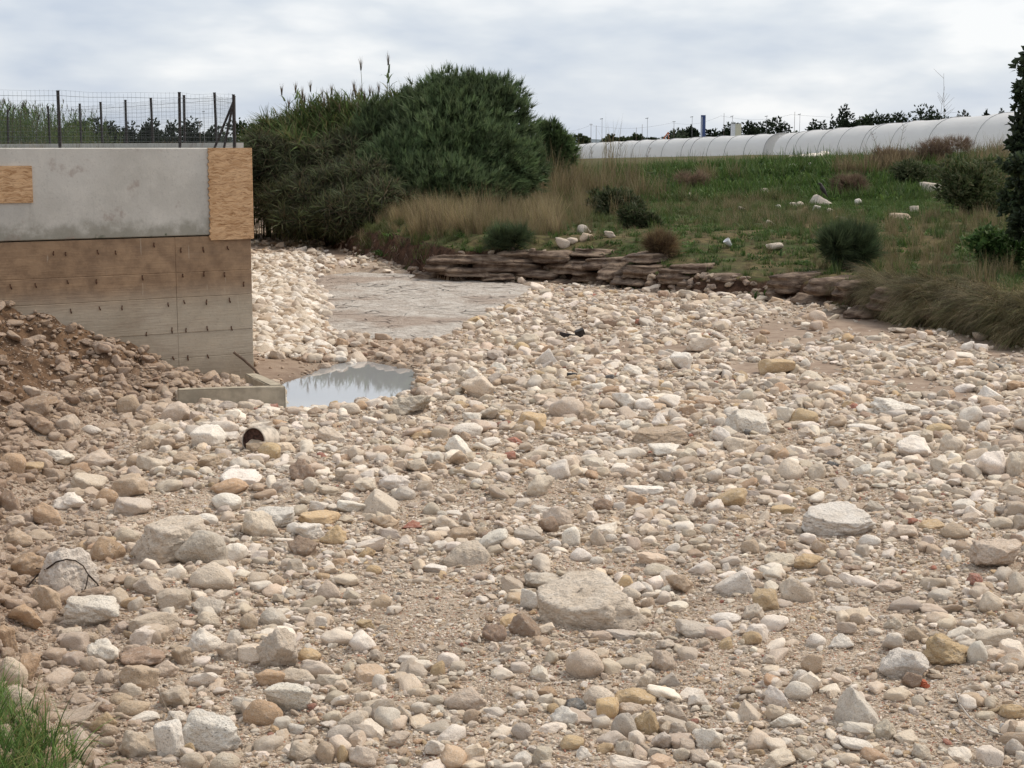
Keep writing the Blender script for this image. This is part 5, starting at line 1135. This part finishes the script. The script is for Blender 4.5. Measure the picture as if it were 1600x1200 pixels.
arm([(-5*k, 0, hE*.35), (-3*k, 0, hE*.78), (3.5*k, 0, hE)], 1.7*k).build('boom', OR, t); arm([(3.5*k, 0, hE), (5*k, 0, hE*.45)], 1.3*k).build('stick', OR, t)
m_ = MB(); m_.box((4.5*k, 0, hE*.40), (2.6*k, 2.4*k, 2*k), Matrix.Rotation(.4, 3, 'Y')); m_.build('bucket', M['rust'], t)
m_ = MB(); m_.box((-10*k, 0, hE*.42), (8*k, 5*k, hE*.34), taper=.9); m_.build('body', OR, t); m_ = MB(); m_.box((-7.5*k, -.6*k, hE*.62), (3.6*k, 3*k, hE*.26), taper=.85); m_.build('cab', flat('pale_cab', (.55,.55,.56), .4, .1), t)
for sy in (-1, 1): m_ = MB(); m_.box((-9*k, sy*2.6*k, hE*.12), (11*k, 1.3*k, hE*.24)); m_.build('track', M['dark'], t)
# ------------------------------------------------------------ right edge tree and bushes
LB = pxlobes([(1612,100,18,24,36),(1606,140,18,18,36),(1614,165,22,22,36),(1606,200,22,14,36),(1612,225,24,12,35.5),(1596,254,26,10,35),(1618,272,34,22,36),(1612,312,30,28,36),(1650,200,40,110,36.5),(1672,120,50,70,37),(1660,300,50,70,36.5),(1615,345,26,20,35.6)], 36)
sp3 = spray_broad(15, 9, .16, .085, ((.05,.072,.038),(.036,.052,.03),(.07,.095,.045),(.17,.09,.04)))
x = (1662-800)/F*36.5; base = (x, 36.5, gz(x, 36.5))
plant('tree', 'dark leafy tree cut off by the right edge of the view', 'tree', [crown(LB, 2300, sp3, 61, (1,1,1), (.7, 1.3), (.35, 1.35), .2)], base, [at_px(a, b, 36.2) for a, b in ((1640,90),(1600,130),(1595,210),(1590,300))], .16)
def bush(px, py, wpx, hpx, spray, n, label, seed, ground=True, cat='bush', name='bush', tint=(1,1,1), up=.7, size=(.7,1.2), shell=(.25,1.02), grp=None):
    P = on_ground(px, py+hpx*.42)[0]; Y = P[1]; k = Y/F; r = np.random.default_rng(seed); L = []
    for _ in range(8): a, b = r.uniform(-.6, .6), r.uniform(-.35, .45); L.append((P[0]+a*wpx*k/2, Y+r.uniform(-.4, .4)*wpx*k/2, P[2]+hpx*k*(.42+b*.6), wpx*k/2*r.uniform(.35, .55), wpx*k*.25, hpx*k*r.uniform(.22, .32)))
    return plant(name, label, cat, [crown(L, n, spray, seed, tint, size, shell, up)], tuple(P), [(l[0], l[1], l[2]) for l in L[:3]], .03, grp)
broom = blades(14, 16, (.18, .45), .012, .05, .35, .3, 2, ((.055,.085,.042),(.08,.11,.055),(.045,.06,.032),(.11,.09,.06)))
brown = blades(16, 17, (.15, .40), .008, .05, .6, .4, 2, ((.20,.14,.10),(.15,.10,.075),(.26,.20,.13)))
herb = spray_broad(18, 12, .14, .05, ((.07,.13,.04),(.05,.095,.03),(.10,.16,.05)))
herb2 = spray_broad(19, 9, .22, .035, ((.06,.085,.035),(.085,.10,.045),(.12,.11,.06)))
bush(1328,385,92,84,broom,1100,'dark green broom-like bush standing at the edge of the far bank', 71)
bush(962,320,84,50,herb2,900,'dark green leafy bush in the middle of the far bank', 72, tint=(.85,.85,.85), shell=(.2,1.3))
bush(1000,342,50,34,herb2,450,'smaller green bush right below the dark leafy bush', 73, tint=(.9,.9,.9), shell=(.2,1.3))
bush(1078,287,52,30,brown,500,'brown withered bush at the left of the green slope', 74)
bush(1325,296,56,38,brown,500,'brown withered bush just right of the black bird', 75)
bush(1475,238,100,44,brown,900,'straw-coloured withered thicket on the crest before the near tunnel', 76)
bush(1388,248,70,30,brown,500,'low withered bush on the crest left of the straw thicket', 77)
bush(1030,388,56,38,brown,450,'dry tuft-like bush above the rock ledge', 78, tint=(1.1,1.1,.9))
bush(1520,300,110,90,herb2,1400,'broad olive green bush under the right end of the slope', 79, tint=(1.3,1.3,1.2), shell=(.2,1.3))
bush(1430,272,80,36,herb2,900,'green leafy bush on the slope below the crest thicket', 80, tint=(1,1,1), shell=(.2,1.3))
bush(1560,395,90,70,herb,700,'green bush rooted in dry grass at the right edge', 81, tint=(.9,.95,.85), shell=(.2,1.3))
bush(790,375,66,36,broom,350,'dark low bush hanging over the eroded bank below the straw', 82)
# bare stalks against the sky and the tunnels
def stalk(px, top, bot, seed, label, lean=0, br=7, Y=None):
    P = on_ground(px, bot)[0]; Y = P[1]; k = Y/F; h = (bot-top)*k; r = np.random.default_rng(seed); m_ = MB(); pts = [Vector((lean*k*(t**1.5), 0, h*t)) for t in np.linspace(0, 1, 7)]; r0 = .55*k
    m_.tube(pts, list(np.linspace(r0, r0*.35, 7)), 4)
    t = thing('dry_stalk', label, 'dry stalk', tuple(P)); m_.build('stem', M['stalk'], t)
    m_ = MB()
    for i in range(br):
        u = r.uniform(.3, .95); p = Vector((lean*k*(u**1.5), 0, h*u)); s_ = r.choice([-1, 1]); q = p+Vector((s_*h*r.uniform(.06, .14), r.uniform(-.1, .1), h*r.uniform(.08, .16))); m_.tube([p, p.lerp(q, .5)+Vector((s_*.02, 0, -.02)), q], [r0*.5, r0*.4, r0*.25], 3)
    m_.build('twigs', M['stalk'], t)
M['stalk'] = flat('dry_stalk', (.20,.15,.11), .9, .3, 4)
for a in [(1474,118,238,1,'tallest bare dry stalk against the sky, before the near tunnel',-4),(1464,138,238,2,'tall bare stalk left of the tallest one',8),(1455,186,238,3,'forked dry stalk crossing the near tunnel film',-14),(1440,200,240,4,'leaning dry stalk left of the forked one',-24),(1405,196,246,5,'thin stalk leaning over the middle of the near tunnel',6),(1372,205,246,6,'short thin stalk before the hoops of the near tunnel',-12),(906,228,256,7,'short dark stalk before the left end of the far tunnel',0),(925,226,256,8,'second short dark stalk before the far tunnel',-2),(947,222,256,9,'thickest dark stalk before the far tunnel',1),(968,224,256,10,'thin stalk right of the thickest dark one',2),(1010,230,254,11,'leaning stalk before the middle of the far tunnel',6),(1508,200,236,12,'dry stalk right of the straw thicket on the crest',6)]: stalk(*a[:5], lean=a[5])

# ------------------------------------------------------------ ground cover on the far bank
gv = []
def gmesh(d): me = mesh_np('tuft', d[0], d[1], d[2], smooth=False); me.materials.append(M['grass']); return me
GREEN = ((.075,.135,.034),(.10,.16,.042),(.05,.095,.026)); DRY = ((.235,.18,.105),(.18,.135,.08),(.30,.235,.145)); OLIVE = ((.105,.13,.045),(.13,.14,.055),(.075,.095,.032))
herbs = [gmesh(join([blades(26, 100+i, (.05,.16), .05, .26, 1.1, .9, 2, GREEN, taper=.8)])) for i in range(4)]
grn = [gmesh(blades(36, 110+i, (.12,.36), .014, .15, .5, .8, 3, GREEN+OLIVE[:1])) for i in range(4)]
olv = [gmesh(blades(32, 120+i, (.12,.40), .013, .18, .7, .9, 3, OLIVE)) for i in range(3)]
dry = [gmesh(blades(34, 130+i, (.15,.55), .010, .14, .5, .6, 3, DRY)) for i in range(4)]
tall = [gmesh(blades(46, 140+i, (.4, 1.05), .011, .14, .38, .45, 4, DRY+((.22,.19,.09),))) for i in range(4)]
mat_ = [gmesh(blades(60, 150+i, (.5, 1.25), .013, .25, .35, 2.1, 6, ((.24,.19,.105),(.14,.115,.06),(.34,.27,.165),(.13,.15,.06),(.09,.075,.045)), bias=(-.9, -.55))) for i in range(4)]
TV = herbs+grn+olv+dry+tall+mat_   # 0-3 4-7 8-10 11-14 15-18 19-22
n = 46000; x = rng.uniform(-12, 27, n); y = 19+rng.random(n)**.8*70; sb = sdist(x, y, bankpoly); ok = (sb > .12) & (abs(x) < y*.335+1.5); x, y, sb = x[ok], y[ok], sb[ok]; z = terrain(x, y); px, py = project(x, y, z)
N1 = fbm(x, y, .22, 201, 3); N2 = fbm(x, y, .7, 202, 3); u = rng.random(len(x)); px = px+110*N2+40*rng.normal(0,1,len(x)); py = py+22*N2; idx = np.zeros(len(x), int); sc = rng.uniform(.7, 1.3, len(x)); tint = np.ones((len(x), 3)); keep = rng.random(len(x)) < .75+.4*N2
def pick(m, lo, hi, s0=1., s1=1.): 
    idx[m] = rng.integers(lo, hi, m.sum()); sc[m] *= rng.uniform(s0, s1, m.sum())
slope = (y > 65) & (y < 84); terr_ = y <= 66
pick(slope, 0, 4, 1.4, 2.4); m = slope & (u < .25); pick(m, 4, 8); m = slope & (N1+.5*N2 > .66); pick(m, 11, 15, .8, 1.2)
m = slope & ((px < 900) | (px > 1560)) & (u < .45); pick(m, 8, 15)
m = y >= 79; pick(m, 4, 11, .4, .7); m = (y >= 79) & (u < .25); pick(m, 11, 15, .4, .7)
pick(terr_, 8, 11, .7, 1.1); m = terr_ & (u < .24); pick(m, 11, 15, .6, 1.); m = terr_ & (N1+.35*N2 > -.18); pick(m, 0, 8, .7, 1.1)
m = terr_ & (py > 352) & (px > 840) & (px < 1230); pick(m, 0, 8, .6, 1.); m = terr_ & (py > 352) & (px > 840) & (px < 1230) & (u < .22); pick(m, 11, 15, .5, .8)
m = (px > 590) & (px < 905) & (py > 300) & (sb > 1.) & (u < .40); pick(m, 15, 19, .5, 1.1)
m = (px > 905) & (px < 1010) & (py > 290) & (py < 350) & (u < .12); pick(m, 15, 19, .6, 1.)
m = (px > 1340) & (y < 50) & (u < .22); pick(m, 15, 19, .6, .95); m = (px > 1200) & (px < 1400) & (y < 50) & (u < .15); pick(m, 15, 19, .5, .8)
m = (sb < 1.5) & (px > 1330) & (u < .8); pick(m, 19, 23, .4, .7)
m = (idx < 4); tint[m] *= (1+.45*N2[m])[:, None]; tint *= rng.uniform(.75, 1.2, len(x))[:, None]
edge_thin = (sb < .5) & (px < 1330) & (px > 680) & (u < .75); keep &= ~edge_thin
rot = np.stack([rng.normal(0, .12, len(x)), rng.normal(0, .12, len(x)), np.where(idx >= 19, rng.normal(0, .35, len(x)), rng.uniform(0, 6.28, len(x)))], -1)
s3 = np.stack([sc, sc, sc*rng.uniform(.8, 1.15, len(x))], -1)
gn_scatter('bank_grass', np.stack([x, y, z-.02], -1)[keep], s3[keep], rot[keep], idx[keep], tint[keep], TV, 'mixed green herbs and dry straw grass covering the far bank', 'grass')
# the grass mat combed down over the bank on the right, and straw fringe over the eroded edge
n = 900; k_ = rng.random(n); bx_ = np.interp(k_, np.linspace(0, 1, 5), [G(p, q)[0] for p, q in ((1345,492),(1400,508),(1500,524),(1600,545),(1680,560))]); by_ = np.interp(k_, np.linspace(0, 1, 5), [G(p, q)[1] for p, q in ((1345,492),(1400,508),(1500,524),(1600,545),(1680,560))])
off = rng.uniform(.0, 2.4, n); x = bx_+.15+off*.25; y = by_+off; z = terrain(x, y)-.02+rng.uniform(0, .05, n)
gn_scatter('matted_grass', np.stack([x, y, z], -1), np.repeat(rng.uniform(.4, .8, n)[:, None], 3, 1), np.stack([rng.normal(0,.2,n), rng.normal(0,.2,n), rng.normal(0,.6,n)], -1), rng.integers(19, 23, n), np.repeat(rng.uniform(.5, 1.5, n)[:, None], 3, 1), TV, 'long brown grass flattened over the bank edge by the flood', 'grass')
n = 900; px = rng.uniform(598, 880, n); pyb = np.interp(px, [598,640,700,840,880], [410,426,437,437,438]); P0 = np.array([G(a, b)[:2] for a, b in zip(px, pyb)]); off = rng.uniform(2.0, 10, n); x = P0[:,0]; y = P0[:,1]+off; z = terrain(x, y)
gn_scatter('straw_grass', np.stack([x, y, z-.03], -1), (np.repeat(rng.uniform(.4, 1.2, n)[:, None], 3, 1)*np.where(px < 640, .8, 1)[:, None]*np.clip(.85+.75*fbm(x, y, .55, 401, 3), .3, 1.5)[:, None]), np.stack([rng.normal(0,.15,n), rng.normal(0,.15,n), rng.uniform(0,6.28,n)], -1), np.where(rng.random(n) < .72, rng.integers(15, 19, n), rng.integers(4, 14, n)), np.repeat(rng.uniform(.6, 1.7, n)[:, None], 3, 1), TV, 'tall pale straw grass on the eroded bank below the big shrub', 'grass')
# terrace behind the left wall and field edges
n = 2600; x = -rng.uniform(7, 32, n); y = rng.uniform(24, 80, n); ok = sdist(x, y, leftpoly) > .6; x, y = x[ok], y[ok]; n = len(x)
gn_scatter('terrace_grass', np.stack([x, y, terrain(x, y)], -1), np.repeat(rng.uniform(.6, 1., n)[:, None], 3, 1), np.stack([rng.normal(0,.1,n), rng.normal(0,.1,n), rng.uniform(0,6.28,n)], -1), rng.integers(0, 15, n), np.ones((n, 3)), TV, 'rough grass on the ground behind the river wall', 'grass')
# roots and stones hanging out of the eroded soil bank
m_ = MB()
for i in range(60):
    px = rng.uniform(540, 860); pyb = np.interp(px, [500,550,600,640,700,840,880], [381,396,410,426,437,437,438]); g = G(px, pyb); top = Vector((g[0], g[1]+.45, rng.uniform(.35, .6))); m_.tube([top, top+Vector((rng.normal(0,.05), -.3, -.06)), top+Vector((rng.normal(0,.15), -.38, -rng.uniform(.15,.4)))], [.010, .008, .004], 4)
m_.build('roots', flat('root', (.11,.07,.05)), kind='stuff', label='thin roots hanging from the eroded soil below the straw grass', cat='roots')
n = 330; px = rng.uniform(470, 1330, n); pyb = np.interp(px, [450,500,550,600,640,700,840,920,1000,1200,1330], [367,381,396,410,426,437,437,441,456,468,488]); P0 = np.array([G(a, b)[:2] for a, b in zip(px, pyb)]); x = P0[:,0]; y = P0[:,1]+rng.uniform(-.15, .5, n); r = rng.uniform(.04, .11, n)
gn_scatter('bank_rubble', np.stack([x, y, terrain(x, y)+r*.2], -1), np.stack([r*1.3, r, r*.7], -1), np.stack([rng.normal(0,.3,n), rng.normal(0,.3,n), rng.uniform(0,6.28,n)], -1), rng.integers(0, 20, n), np.array([(.20,.13,.09),(.27,.20,.14),(.12,.075,.05)])[rng.integers(0, 3, n)], VA, 'brown stones stuck in the eroded soil of the far bank', 'stones')
# grass clump in the bottom left corner
n = 26; px = rng.uniform(-40, 95, n); py = rng.uniform(1165, 1330, n); P = on_ground(px, py)
cg = [gmesh(blades(30, 170+i, (.16,.42), .010, .07, .7, 1.25, 6, ((.085,.16,.035),(.13,.22,.055),(.06,.11,.03),(.22,.22,.08)))) for i in range(3)]+[gmesh(blades(14, 175, (.05,.11), .035, .05, 1.1, 1.2, 3, ((.13,.26,.06),(.16,.30,.07)), taper=.8))]
n = 150; px = rng.uniform(-80, 105, n); py = 1080+(px.clip(0)*.9)+rng.uniform(0, 1, n)**.8*200; P = on_ground(px, py)
gn_scatter('corner_grass', P-np.array([0, 0, .02]), np.repeat(rng.uniform(.6, 1.05, n)[:, None], 3, 1), np.stack([rng.normal(0,.2,n), rng.normal(0,.2,n), rng.uniform(0,6.28,n)], -1), rng.choice([0,1,2,3], n, p=[.3,.3,.25,.15]), np.ones((n, 3)), cg, 'bright green grass clump in the bottom left corner', 'grass')
print('total tris', sum(len(o.data.loops)-2*len(o.data.polygons) for o in S.objects if o.type == 'MESH'))
